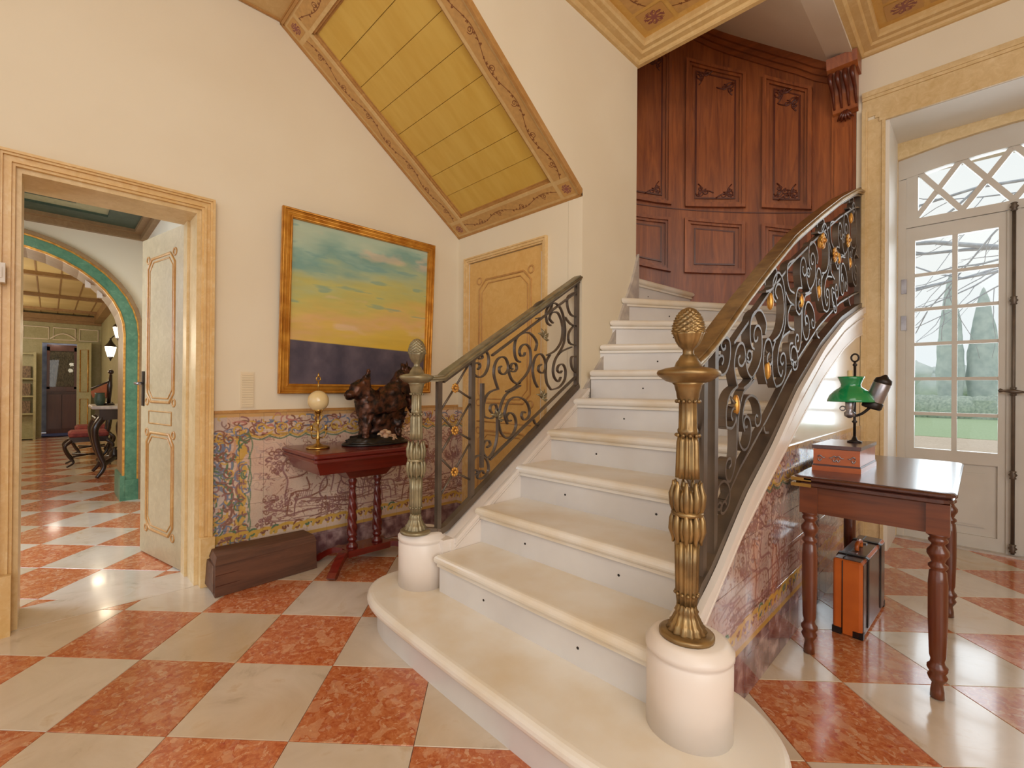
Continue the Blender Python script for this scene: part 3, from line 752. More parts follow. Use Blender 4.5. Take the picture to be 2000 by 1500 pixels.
# the level landing soffit to its left
ls = MB(); ls.box((-4, Y0s, 3.43), (1.03, Y1s, 3.55))
landing = struct('ceiling_landing', ls, ceil_wood, 'level yellow soffit of the upper landing at the top edge', 'ceiling')
lb_ = MB()
for y in (Y0s, Y1s - bw): lb_.box((-4, y, 3.392), (1.04, y + bw, 3.432))
lb_.box((.88, Y0s + bw, 3.392), (1.04, Y1s - bw, 3.432)); part('frame_rail', lb_, ceil_band, landing)
lb_ = MB(); lb_.box((-4, Y1s - .014, 3.384), (1.05, Y1s, 3.40)); lb_.box((-4, Y1s - bw - .012, 3.388), (.88, Y1s - bw, 3.43)); lb_.box((1.035, Y0s, 3.378), (1.05, Y1s, 3.40)); part('edge_moulding', lb_, ceil_band_brown, landing)

# ------------------------------------------------------------------ mahogany wall of the stairwell
WP = [(4.29, .5), (4.29, .8), (4.255, 1.1), (4.18, 1.4), (4.08, 1.67), (3.93, 1.95), (3.74, 2.2), (3.5, 2.4), (3.21, 2.5)]
WS = [0.0]
for i in range(1, len(WP)): WS.append(WS[-1] + math.dist(WP[i], WP[i - 1]))
def WW(s, z, n=0.0):
    s = min(max(s, 0), WS[-1] - 1e-6)
    x = float(np.interp(s, WS, [p[0] for p in WP])); y = float(np.interp(s, WS, [p[1] for p in WP]))
    e = .16; xa = float(np.interp(s - e, WS, [p[0] for p in WP])); ya = float(np.interp(s - e, WS, [p[1] for p in WP]))
    xb = float(np.interp(s + e, WS, [p[0] for p in WP])); yb = float(np.interp(s + e, WS, [p[1] for p in WP]))
    d = Vector((xb - xa, yb - ya)).normalized(); nn = Vector((-d.y, d.x))
    return (x + nn.x * n, y + nn.y * n, z)
CORN = [(0.1, 3.47), (.286, 3.54), (.5, 3.725), (.8, 3.945), (1.071, 4.14), (1.4, 4.42), (2.5, 5.2)]
def wstrip(mb, s0, s1, zlo, zhi, n0, n1, k=None):
    """slab on the curved wall; zlo,zhi functions of s"""
    k = k or max(1, int((s1 - s0) / .12)); R = []
    for i in range(k + 1):
        s = lerp(s0, s1, i / k); R.append([WW(s, zlo(s), n0), WW(s, zhi(s), n0), WW(s, zhi(s), n1), WW(s, zlo(s), n1)])
    mb.rings(R, smooth=False); return mb
cz = lambda s: interp(s, CORN)
wp = MB(); wstrip(wp, 0.114, WS[-1], lambda s: 1.2, lambda s: cz(s) + .05, -.10, 0)
wwall = struct('wall_stairwell', wp, panel_wood, 'curved mahogany panelled wall behind the turning stairs', 'wall')
part('cornice', wstrip(wstrip(wstrip(MB(), .12, 2.4, lambda s: cz(s) - .05, lambda s: cz(s) + .01, 0, .07), .12, 2.4, lambda s: cz(s) - .09, lambda s: cz(s) - .05, 0, .045), .12, 2.4, lambda s: cz(s) - .13, lambda s: cz(s) - .09, 0, .02), panel_wood_h, wwall)
def panel(s0, s1, zb0, zb1, zt0, zt1, carve):
    """raised-and-fielded panel; z given at s0 and s1"""
    lo_ = lambda s: lerp(zb0, zb1, (s - s0) / (s1 - s0)); hi_ = lambda s: lerp(zt0, zt1, (s - s0) / (s1 - s0))
    fr = MB()
    for wd, d, n1 in ((0, .026, .040), (.026, .046, .022)):
        wstrip(fr, s0 + wd, s0 + d, lambda s: lo_(s) + wd, lambda s: hi_(s) - wd, 0, n1, 1); wstrip(fr, s1 - d, s1 - wd, lambda s: lo_(s) + wd, lambda s: hi_(s) - wd, 0, n1, 1)
        wstrip(fr, s0 + wd, s1 - wd, lambda s: lo_(s) + wd, lambda s: lo_(s) + d, 0, n1); wstrip(fr, s0 + wd, s1 - wd, lambda s: hi_(s) - d, lambda s: hi_(s) - wd, 0, n1)
    part('panel_moulding', fr, panel_wood, wwall)
    m_ = .075
    pn = part('panel', wstrip(MB(), s0 + m_, s1 - m_, lambda s: lo_(s) + m_, lambda s: hi_(s) - m_, 0, .010), panel_wood, wwall)
    ed = MB(); e = .012
    for a, b in ((s0 + m_, s0 + m_ + e), (s1 - m_ - e, s1 - m_)): wstrip(ed, a, b, lambda s: lo_(s) + m_, lambda s: hi_(s) - m_, 0, .0135, 1)
    wstrip(ed, s0 + m_, s1 - m_, lambda s: lo_(s) + m_, lambda s: lo_(s) + m_ + e, 0, .0135); wstrip(ed, s0 + m_, s1 - m_, lambda s: hi_(s) - m_ - e, lambda s: hi_(s) - m_, 0, .0135)
    part('edge_bead', ed, carved_wood, pn)
    if carve:
        for cs, sg in ((s0 + m_ + .015, 1), (s1 - m_ - .015, -1)):
            for zf, vg in ((lo_, 1), (hi_, -1)):
                mb = MB(); zc_ = zf(cs) + vg * (m_ + .015)
                for q, r in ((0, .036), (1, .026), (2, .018)):
                    c0 = (cs + sg * (.028 + .045 * q * (q < 2)), zc_ + vg * (.03 + .034 * (q == 2)))
                    mb.tube([WW(a, b, .014) for a, b in spiral(c0[0], c0[1], r, 1.3, PI / 2 * q, sg, 12)], .005, 5)
                mb.tube([WW(cs + sg * t * .13, zc_ + vg * (.012 + .03 * math.sin(PI * t)), .014) for t in np.linspace(0, 1, 7)], .005, 5)
                mb.tube([WW(cs + sg * (.012 + .03 * math.sin(PI * t)), zc_ + vg * t * .11, .014) for t in np.linspace(0, 1, 7)], .005, 5)
                part('carved_corner', mb, carved_wood, pn)
panel(.820, 1.277, 2.612, 2.695, 3.72, 3.98, True)
panel(.820, 1.279, 2.065, 2.125, 2.49, 2.60, False)
panel(.376, .705, 2.495, 2.585, 3.43, 3.655, True)
panel(.376, .705, 1.93, 2.01, 2.35, 2.46, False)
panel(1.390, 1.95, 2.725, 2.86, 4.05, 4.5, True)
panel(1.390, 1.95, 2.14, 2.29, 2.61, 2.72, False)
part('pilaster_panel', wstrip(wstrip(MB(), .135, .255, lambda s: 1.9, lambda s: 3.3, 0, .018), .152, .238, lambda s: 1.92, lambda s: 3.05, 0, .026), panel_wood, wwall)
part('mid_rail_shadow_line', wstrip(MB(), .30, 2.3, lambda s: 2.475 + .22 * (s - .387), lambda s: 2.483 + .22 * (s - .387), 0, .006), carved_wood, wwall)
# white vault above
cv = MB(); R = []
for i in range(16):
    s = lerp(.112, WS[-1], i / 15); a = WW(s, cz(s) + .01, .03); a = (a[0], max(a[1], .613), a[2]); R.append([a, (2.9, a[1], cz(s) + .02), (2.9, a[1], cz(s) + .12), (a[0] + .12, a[1], cz(s) + .12)])
cv.rings(R, smooth=False)
struct('ceiling_stairwell', cv, white_plaster, 'white plaster ceiling rising above the panelled stairwell', 'ceiling')
# ------------------------------------------------------------------ left doorway: casing, open leaf
def casing(name, ax, plane, a0, a1, zt, wd, mat, label, cat='door casing', prof=None, plinth=.24, wt=None):
    """a0,a1 = opening edges; wd = band width; profile of (from, to, proud) measured outwards"""
    t = thing(name, label, cat, PT(ax, plane, (a0 + a1) / 2, 0), kind='structure')
    prof = prof or [(0, .018, .022), (.018, .030, .034), (.030, .085, .020), (.085, .098, .034), (.098, .118, .046), (.118, 1, .056)]
    wt = wt or wd
    for sgn, nm in ((-1, 'jamb_casing'), (1, 'jamb_casing')):
        e = a0 if sgn < 0 else a1; mb = MB()
        for f, g, n in prof:
            g = min(g, wd) if g < 1 else wd
            pbox(mb, ax, plane, e + sgn * f, e + sgn * g, plinth, zt + min(f, wt), 0, n)
            mb_ = mb
        part(nm, mb, mat, t)
        if plinth: part('plinth', pbox(MB(), ax, plane, e, e + sgn * (wd + .008), 0, plinth, 0, .062), mat, t)
    mb = MB()
    for f, g, n in prof:
        g = wt if g >= 1 else g * wt / wd; f2 = f * wt / wd; 
        pbox(mb, ax, plane, a0 - min(g, wd), a1 + min(g, wd), zt + f2, zt + g, 0, n)
    part('head_casing', mb, mat, t); return t
c1 = casing('trim_1', 'Y', YA, DX0, DX1, DZ, .062, ochre_trim, 'golden faux-marble casing round the open left doorway',
            prof=[(0, .012, .020), (.012, .022, .032), (.022, .040, .022), (.040, .050, .036), (.050, 1, .046)], plinth=.27)
mb = MB(); mb.box((DX0 - .002, YA - .001, 0), (DX0 + .02, 3.237, DZ)); mb.box((DX1 - .02, YA - .001, 0), (DX1 + .002, 3.237, DZ)); mb.box((DX0 + .02, YA - .001, DZ - .022), (DX1 - .02, 3.237, DZ + .002))
mb.box((DX1 - .034, 3.14, 0), (DX1 - .0201, 3.2369, DZ - .0221)); part('door_lining', mb, ochre, c1)
d1 = thing('door_1', 'pale painted door leaf standing open into the lobby', 'door', (.604, 3.245, .008), 0, kind='structure', local=True)
d1.rotation_euler = (0, 0, math.atan2(3.82 - 3.245, .476 - .604))
LW, LH = .60, 2.075     # leaf runs along local +x, visible face at local +y
def octa(x0, x1, z0, z1, c=.055, y=0): return [(x0 + c, y, z0), (x1 - c, y, z0), (x1, y, z0 + c), (x1, y, z1 - c), (x1 - c, y, z1), (x0 + c, y, z1), (x0, y, z1 - c), (x0, y, z0 + c)]
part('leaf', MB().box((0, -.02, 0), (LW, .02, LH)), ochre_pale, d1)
for z0, z1 in ((.17, .80), (1.0, 1.93)):
    pm = MB(); y = .021
    pm.tube(octa(.11, LW - .10, z0, z1, .06, y), .009, 6, closed=True); pm.tube(octa(.135, LW - .125, z0 + .025, z1 - .025, .055, y), .005, 6, closed=True)
    for cx in (.11, LW - .10):
        for zz in (z0 + .0, z1): pm.tube([(cx + .022 * math.cos(a), y, zz + .022 * math.sin(a)) for a in np.linspace(0, 2 * PI, 11)[:-1]], .006, 5, closed=True)
    part('panel_moulding', pm, ochre_line, d1)
part('frieze_panel', MB().tube([(.14, .021, .86), (LW - .13, .021, .86), (LW - .13, .021, .94), (.14, .021, .94)], .005, 5, closed=True), ochre_line, d1)
hd = part('handle_plate', MB().box((LW - .055, .02, .97), (LW - .025, .028, 1.20)), dark_metal, d1, 'dark metal lock plate')
part('lever', MB().tube([(LW - .04, .028, 1.12), (LW - .04, .07, 1.12), (LW - .13, .075, 1.115)], .009, 8), silver, hd, 'silver lever handle')
# switch and vent on the left wall
sw = thing('light_switch', 'white switch box at the left edge of the doorway casing', 'switch', (-.155, YA - .056, 1.60)); part('switch_box', MB().box((-.20, YA - .085, 1.56), (-.146, YA - .046, 1.645)), white_plastic, sw)
part('rocker', MB().box((-.19, YA - .09, 1.58), (-.156, YA - .085, 1.625)), white_plastic, sw)
vn = thing('air_vent', 'flat cream slatted vent plate above the painted dado', 'vent', (.867, YA, .985))
part('plate', MB().box((.83, YA - .006, .985), (.905, YA, 1.20)), vent_m, vn)
for i in range(14): part('slat', MB().hexa([(.836, YA - .006, .995 + i * .0145), (.899, YA - .006, .995 + i * .0145), (.899, YA - .005, 1.004 + i * .0145), (.836, YA - .005, 1.004 + i * .0145)] + [(.836, YA - .011, .992 + i * .0145), (.899, YA - .011, .992 + i * .0145), (.899, YA - .007, 1.001 + i * .0145), (.836, YA - .007, 1.001 + i * .0145)]), vent_m, vn)

# ------------------------------------------------------------------ small painted door under the flight
casing('trim_2', 'X', XC, SD0 + .0, SD1, SZ, .042, ochre_trim, 'thin ochre casing round the small door under the stairs', prof=[(0, .012, .012), (.012, .030, .020), (.030, 1, .026)], plinth=0)
d2 = thing('door_2', 'small ochre painted door under the upper stair flight', 'door', (XC + .01, (SD0 + SD1) / 2, 0), kind='structure')
part('leaf', MB().box((XC + .005, SD0 + .004, .006), (XC + .045, SD1 - .004, SZ - .004)), ochre_door, d2)
def oct2(y0, y1, z0, z1, c, x): return [(x, a, b) for a, _, b in octa(y0, y1, z0, z1, c)]
for z0, z1 in ((.16, .78), (1.0, 1.965)):
    pm = MB(); x = XC + .004
    pm.tube(oct2(SD0 + .11, SD1 - .12, z0, z1, .07, x), .008, 6, closed=True); pm.tube(oct2(SD0 + .14, SD1 - .15, z0 + .03, z1 - .03, .07, x), .005, 6, closed=True)
    for cy in (SD0 + .11, SD1 - .12):
        for zz in (z0, z1): pm.tube([(x, cy + .026 * math.cos(a), zz + .026 * math.sin(a)) for a in np.linspace(0, 2 * PI, 11)[:-1]], .006, 5, closed=True)
    part('panel_moulding', pm, ochre_line, d2)
part('edge_reflection', MB().box((XC - .002, SD0 + .004, .62), (XC + .006, SD0 + .014, 2.07)), white_plastic, d2, 'narrow white strip standing for a reflection down the right edge')  # bright reflection along the door edge, built as a white strip
part('cross_moulding', MB().tube([(XC + .004, SD0 + .1, .85), (XC + .004, SD1 - .1, .85)], .005, 5), ochre_line, d2)

# ------------------------------------------------------------------ entrance: casing, glazed doors
c3 = casing('trim_3', 'X', XB, BY0, BY1, BZ, .126, ochre, 'broad ochre faux-marble casing round the entrance reveal', prof=[(0, .018, .020), (.018, .030, .012), (.030, .095, .010), (.095, .106, .022), (.106, 1, .030)], plinth=0, wt=.23)
XD = 4.80; HY = .43; CYD = -.155; LY = 2 * CYD - HY    # door plane, left edge, centre, right edge
AR = [(HY, 2.885), (.30, 2.905), (.168, 2.924), (0, 2.937), (-.155, 2.942), (-.31, 2.937), (-.478, 2.924), (-.61, 2.905), (LY, 2.885)]
mb = MB(); pr = [(BY1, 0), (HY, 0)] + AR + [(LY, 0), (BY0, 0), (BY0, 3.06), (BY1, 3.06)]
mb.box((XD - .03, HY, 0), (XD + .05, BY1 + .01, 3.06)); mb.box((XD - .03, BY0 - .01, 0), (XD + .05, LY, 3.06))
for (a, za), (b, zb2) in zip(AR[:-1], AR[1:]):
    mb.hexa([(XD - .03, a, za), (XD + .05, a, za), (XD + .05, b, zb2), (XD - .03, b, zb2), (XD - .03, a, 3.06), (XD + .05, a, 3.06), (XD + .05, b, 3.06), (XD - .03, b, 3.06)])
part('arched_spandrel', mb, ochre, c3)
d3 = thing('door_3', 'glazed double entrance doors with arched lattice fanlight', 'door', (XD, CYD, 0), kind='structure')
ZL = 2.36    # top of leaves
def bar(mb, y0, y1, z0, z1, x0=0, x1=.05): return mb.box((XD + .065 + x0 - .05, y0, z0), (XD + .065 + x1 - .05, y1, z1))
ff = MB(); bar(ff, HY - .045, HY, .0, 2.734, -.01, .06); bar(ff, LY, LY + .045, 0, 2.734, -.01, .06); bar(ff, LY + .045, HY - .045, ZL, 2.42, -.012, .06)
for (a, za), (b, zb2) in zip(AR[:-1], AR[1:]):
    ff.hexa([(XD + .005, a, za - .15), (XD + .075, a, za - .15), (XD + .075, b, zb2 - .15), (XD + .005, b, zb2 - .15), (XD + .005, a, za), (XD + .075, a, za), (XD + .075, b, zb2), (XD + .005, b, zb2)])
part('door_frame', ff, paint_frame, d3)
bar_st = MB(); bar(bar_st, HY - .11, HY - .045, 2.42, 2.80, -.005, .055); bar(bar_st, LY + .045, LY + .11, 2.42, 2.80, -.005, .055); part('fanlight_stile', bar_st, paint_frame, d3)
nodes = [.335 - .245 * k for k in range(0, 5)]
for k in range(4):
    a, b = nodes[k], nodes[k + 1]
    for ii, (ya, z0_, yb, z1_) in enumerate(((a, 2.425, b, 2.80), (a, 2.80, b, 2.425))):
        p = Vector((XD + .035, ya, z0_)); q = Vector((XD + .035, yb, z1_))
        part('lattice_bar', MB().flat([p, q], (1, 0, 0), .030 + .004 * ii + .001 * k, .034), paint_frame, d3)
part('fanlight_glass', MB().box((XD + .033, LY + .1, 2.42), (XD + .037, HY - .1, 2.80)), glass, d3)
for sgn in (1, -1):
    e0 = CYD + sgn * .012; e1 = CYD + sgn * .54   # meeting edge, hinge edge
    g0, g1 = CYD + sgn * .068, CYD + sgn * .49
    lf = MB(); lo2, hi2 = sorted((e0, g0)); bar(lf, lo2, hi2, .01, ZL - .003); lo2, hi2 = sorted((g1, e1)); bar(lf, lo2, hi2, .01, ZL - .003)
    a, b = sorted((g0, g1)); bar(lf, a, b, 2.256, ZL - .003); bar(lf, a, b, .60, .688); bar(lf, a, b, .01, .10); bar(lf, a, b, .10, .60, .018, .04)
    leaf = part('door_leaf', lf, paint_frame, d3)
    pm = MB(); bar(pm, a + .06, b - .06, .16, .54, .006, .02); bar(pm, a + .075, b - .075, .175, .525, .0, .01); part('lower_panel', pm, paint_frame, leaf)
    rows = [.688 + i * (2.254 - .688) / 6 for i in range(7)]; mid = (a + b) / 2
    for r in rows[1:-1]: part('glazing_bar', bar(MB(), a, b, r - .012, r + .012, .006, .044), paint_frame, leaf)
    part('glazing_bar', bar(MB(), mid - .014, mid + .014, .688, 2.256, .004, .046), paint_frame, leaf)
    for i in range(6):
        for y0_, y1_ in ((a, mid - .014), (mid + .014, b)):
            part('pane', bar(MB(), y0_, y1_, rows[i] + .012 * (i > 0), rows[i + 1] - .012 * (i < 5), .022, .026), glass, leaf)
part('meeting_strip', bar(MB(), CYD - .03, CYD + .03, .01, ZL - .003, -.012, .0), paint_frame, d3)
xr = XD - .02
rod = part('espagnolette_rod', MB().tube([(xr, CYD, .02), (xr, CYD, 2.37)], .0095, 10), iron, d3, 'dark iron bolt rod')
for z in (2.37, 1.735, 1.12, .556, .06): part('collar', MB().lathe([(.010, -.03), (.018, -.024), (.012, -.014), (.022, 0), (.012, .014), (.018, .024), (.010, .03)], (xr, CYD, z), 14), iron, rod)
part('knob', MB().lathe([(.004, -.07), (.016, -.062), (.007, -.045), (.012, -.02), (.02, 0), (.012, .02), (.007, .045), (.016, .062), (.004, .07)], (xr - .02, CYD, 1.12), 12, axis=(0, 1, .1)), iron, rod)
for z in (1.86, 1.58, .4): part('hinge', MB().box((XD - .002, HY - .05, z), (XD + .012, HY - .02, z + .11)), silver, d3)
part('sill', MB().box((XD - .05, LY - .02, -.01), (XD + .1, HY + .02, .012)), grey_marble, d3)

# ------------------------------------------------------------------ corbel below the ceiling beam
cb = thing('corbel', 'carved mahogany bracket under the ceiling corner by the entrance', 'bracket', (4.2, .665, 3.08))
def cprism(mb, poly, y0, y1): return mb.prism(poly, lambda p: (p[0], y0, p[1]), lambda p: (p[0], y1, p[1]))
part('abacus', cprism(MB(), [(4.10, 3.50), (4.285, 3.50), (4.285, 3.40), (4.16, 3.40), (4.12, 3.43)], .585, .76), panel_wood, cb)
sc_ = MB()
for k in range(4):
    y = .605 + k * .042
    pts = [(4.13, y + .008, 3.39), (4.105, y + .006, 3.35), (4.12, y + .002, 3.31), (4.17, y, 3.27), (4.20, y, 3.22), (4.235, y, 3.18)]
    sc_.tube(catmull(pts, 4), .016, 8, rr=[.018 - .0006 * i for i in range(21)])
part('fluted_scroll', sc_, carved_wood, cb)
part('back_block', cprism(MB(), [(4.13, 3.40), (4.285, 3.40), (4.285, 3.14), (4.25, 3.16), (4.19, 3.26)], .60, .745), panel_wood, cb)
lf_ = MB()
for a in (-.9, -.45, 0, .45, .9): lf_.tube([(4.26, .67, 3.17), (4.235, .67 + .03 * math.sin(a), 3.14 - .02 * math.cos(a)), (4.26, .67 + .06 * math.sin(a), 3.13 - .045 * math.cos(a))], .011, 6, rr=[.008, .013, .004])
part('acanthus_leaf', lf_, carved_wood, cb)

# ------------------------------------------------------------------ staircase
stair = thing('staircase', 'white marble staircase with rounded nosings winding up to the left', 'staircase', (1.6, 1.2, 0))
NI = {2: (1.30, 1.695), 3: (1.555, 1.695), 4: (1.852, 1.695), 5: (2.115, 1.695), 6: (2.37, 1.695), 7: (2.545, 1.695), 8: (2.70, 1.72), 9: (2.835, 1.73), 10: (2.985, 1.73), 11: (3.15, 1.73), 12: (3.215, 1.80)}
NO = {2: (1.29, .625), 3: (1.555, .625), 4: (1.855, .625), 5: (2.17, .625), 6: (2.56, .625), 7: (2.95, .625), 8: (3.42, .625), 9: (4.02, .625), 10: (4.27, 1.00), 11: (4.06, 1.66), 12: (3.75, 2.16)}
def tread_mesh(poly, ztop, th=.044):
    """poly CCW with front nosing; half-round edge"""
    mb = MB(); R = []
    for k in range(9):
        a = -PI / 2 + PI * k / 8; R.append([(p[0], p[1], ztop - th / 2 + th / 2 * math.sin(a)) for p in inset(poly, (1 - math.cos(a)) * th / 2)])
    mb.rings(R, smooth=False); return mb
def ccw(p):
    s = sum(p[i][0] * p[(i + 1) % len(p)][1] - p[(i + 1) % len(p)][0] * p[i][1] for i in range(len(p)))
    return p if s > 0 else p[::-1]
# bottom step, a broad slab with rounded ends
B1 = [(1.62, .60), (1.60, .50), (1.53, .40), (1.44, .335), (1.33, .305), (1.22, .318), (1.12, .37), (1.045, .46), (1.01, .58), (1.0, .72), (1.005, .95), (1.012, 1.3), (1.03, 1.68), (1.055, 1.84), (1.11, 1.955), (1.20, 2.03), (1.32, 2.05), (1.45, 2.03), (1.53, 1.96), (1.58, 1.86), (1.60, 1.74)]
B1 = ccw([tuple(p) for p in catmull(B1 + [B1[0]], 4)][:-1])
part('tread', tread_mesh(B1, NZ[1], .055), marble, stair, 'broad bottom tread with rounded ends')
Bi = inset(B1, .048); mb = MB(); mb.rings([[(p[0], p[1], .0) for p in Bi], [(p[0], p[1], NZ[1] - .05) for p in Bi]], smooth=False); part('riser', mb, marble_riser, stair)
part('fillet', MB().rings([[(p[0], p[1], NZ[1] - .075) for p in inset(B1, .042)], [(p[0], p[1], NZ[1] - .05) for p in inset(B1, .030)]], smooth=False), marble, stair)
for k in range(2, 12):
    a, b = Vector(NI[k]), Vector(NO[k]); c, d = Vector(NI[k + 1]), Vector(NO[k + 1])
    e = (b - a).normalized(); nf = Vector((e.y, -e.x))
    if nf.dot((c + d) / 2 - (a + b) / 2) < 0: nf = -nf
    e2 = (d - c).normalized(); nb_ = Vector((e2.y, -e2.x)); 
    if nb_.dot(nf) < 0: nb_ = -nb_
    poly = [a, b]
    if k == 9: poly += [Vector((4.28, .625))]
    if k == 10: poly += [Vector((4.24, 1.2)), Vector((4.13, 1.56))]
    if k == 11: poly += [Vector((3.93, 1.95))]
    poly += [d + nb_ * .07, c + nb_ * .07]
    poly = ccw([tuple(p) for p in poly]); z = NZ[k]
    part('tread', tread_mesh(poly, z), marble, stair)
    # riser, set back below the nosing
    s = nf * .036; q = nf * .075; z0 = NZ[k - 1] - .01; z1 = z - .043
    mb = MB().hexa([(p.x, p.y, zz) for zz in (z0, z1) for p in (a + s, b + s, b + q, a + q)])
    part('riser', mb, marble_riser, stair)
    for t_ in (.28, .72):
        m_ = a.lerp(b, t_) + s * .985; part('plug', MB().lathe([(.001, 0), (.005, 0), (.005, .004), (.001, .004)], (m_.x - nf.x * .001, m_.y - nf.y * .001, (z0 + z1) / 2), 8, axis=(nf.x, nf.y, 0)), dark_metal, stair)
    s = nf * .020; part('fillet', MB().hexa([(p.x, p.y, zz) for zz in (z - .058, z - .042) for p in (a + s, b + s, b + q, a + q)]), marble, stair)
# left string with its moulded top
def sl(x): return .385 + (x - 1.397) * .6525
mb = MB(); mb.prism([(1.40, 0), (XC, 0), (XC, sl(XC) + .0), (1.40, sl(1.40))], lambda p: (p[0], 1.69, p[1]), lambda p: (p[0], 1.80, p[1]))
ls_ = part('left_string', mb, marble_ped, stair)
for dz, hh, n in ((-.0, .022, .012), (-.028, .012, .007), (-.048, .008, .004)):
    mb = MB(); mb.prism([(1.42, sl(1.42) + dz - hh), (XC + .01, sl(XC + .01) + dz - hh), (XC + .01, sl(XC + .01) + dz), (1.42, sl(1.42) + dz)], lambda p: (p[0], 1.69 - n, p[1]), lambda p: (p[0], 1.70, p[1])); part('string_moulding', mb, marble_ped, ls_)
mb = MB(); SK = [(XC, .5), (3.215, 1.7), (3.215, 2.12), (3.12, 1.90), (2.98, 1.66), (2.86, 1.47), (2.72, 1.31), (XC, 1.10)]
mb.prism(SK, lambda p: (p[0], YW - .018, p[1]), lambda p: (p[0], YW + .001, p[1])); part('skirting', mb, grey_marble, stair, 'grey marble skirting climbing the pillar')
# right string: broad cream moulded band following the curve
xs = [1.36 + (XB - 1.36) * i / 40 for i in range(41)]
def sband(lo_, hi_, y0, y1, mat, nm, par, label=None):
    R = [[(x, y0, lo_(x)), (x, y0, hi_(x)), (x, y1, hi_(x)), (x, y1, lo_(x))] for x in xs]
    return part(nm, MB().rings(R, smooth=False), mat, par, label)
rs_ = sband(lambda x: zb_(x), lambda x: zt_(x), YS - .012, .628, marble_ped, 'right_string', stair)
h_ = lambda x, t: lerp(zb_(x), zt_(x), t)
for t0, t1, n in ((.80, 1.0, .030), (.70, .80, .020), (.56, .64, .022), (.0, .07, .014)):
    sband(lambda x: h_(x, t0), lambda x: h_(x, t1) + (.004 if t1 == 1 else 0), YS - n, YS - .01, marble_ped, 'string_moulding', rs_)
# two drum pedestals
def drum(c, r):
    p = [(r, NZ[1] - .004), (r, NZ[1] + .20), (r - .004, NZ[1] + .205), (r - .004, NZ[1] + .212), (r + .003, NZ[1] + .218), (r + .003, NZ[1] + .232), (r - .006, NZ[1] + .240), (r - .010, NZ[1] + .250), (r - .022, NZ[1] + .256), (.001, NZ[1] + .256)]
    o = part('pedestal', MB().lathe([(.001, NZ[1] - .004)] + p, (c[0], c[1], 0), 48), marble_ped, stair, 'pinkish marble drum pedestal'); return o
PL, PR = (1.335, 1.835), (1.330, .553)
drum(PL, .112); drum(PR, .112)
mb = MB(); mb.hexa([(x, y, z) for z in (NZ[1], .40) for x, y in ((1.36, 1.70), (1.45, 1.69), (1.45, 1.80), (1.36, 1.80))]); part('pedestal_link', mb, marble_ped, stair)

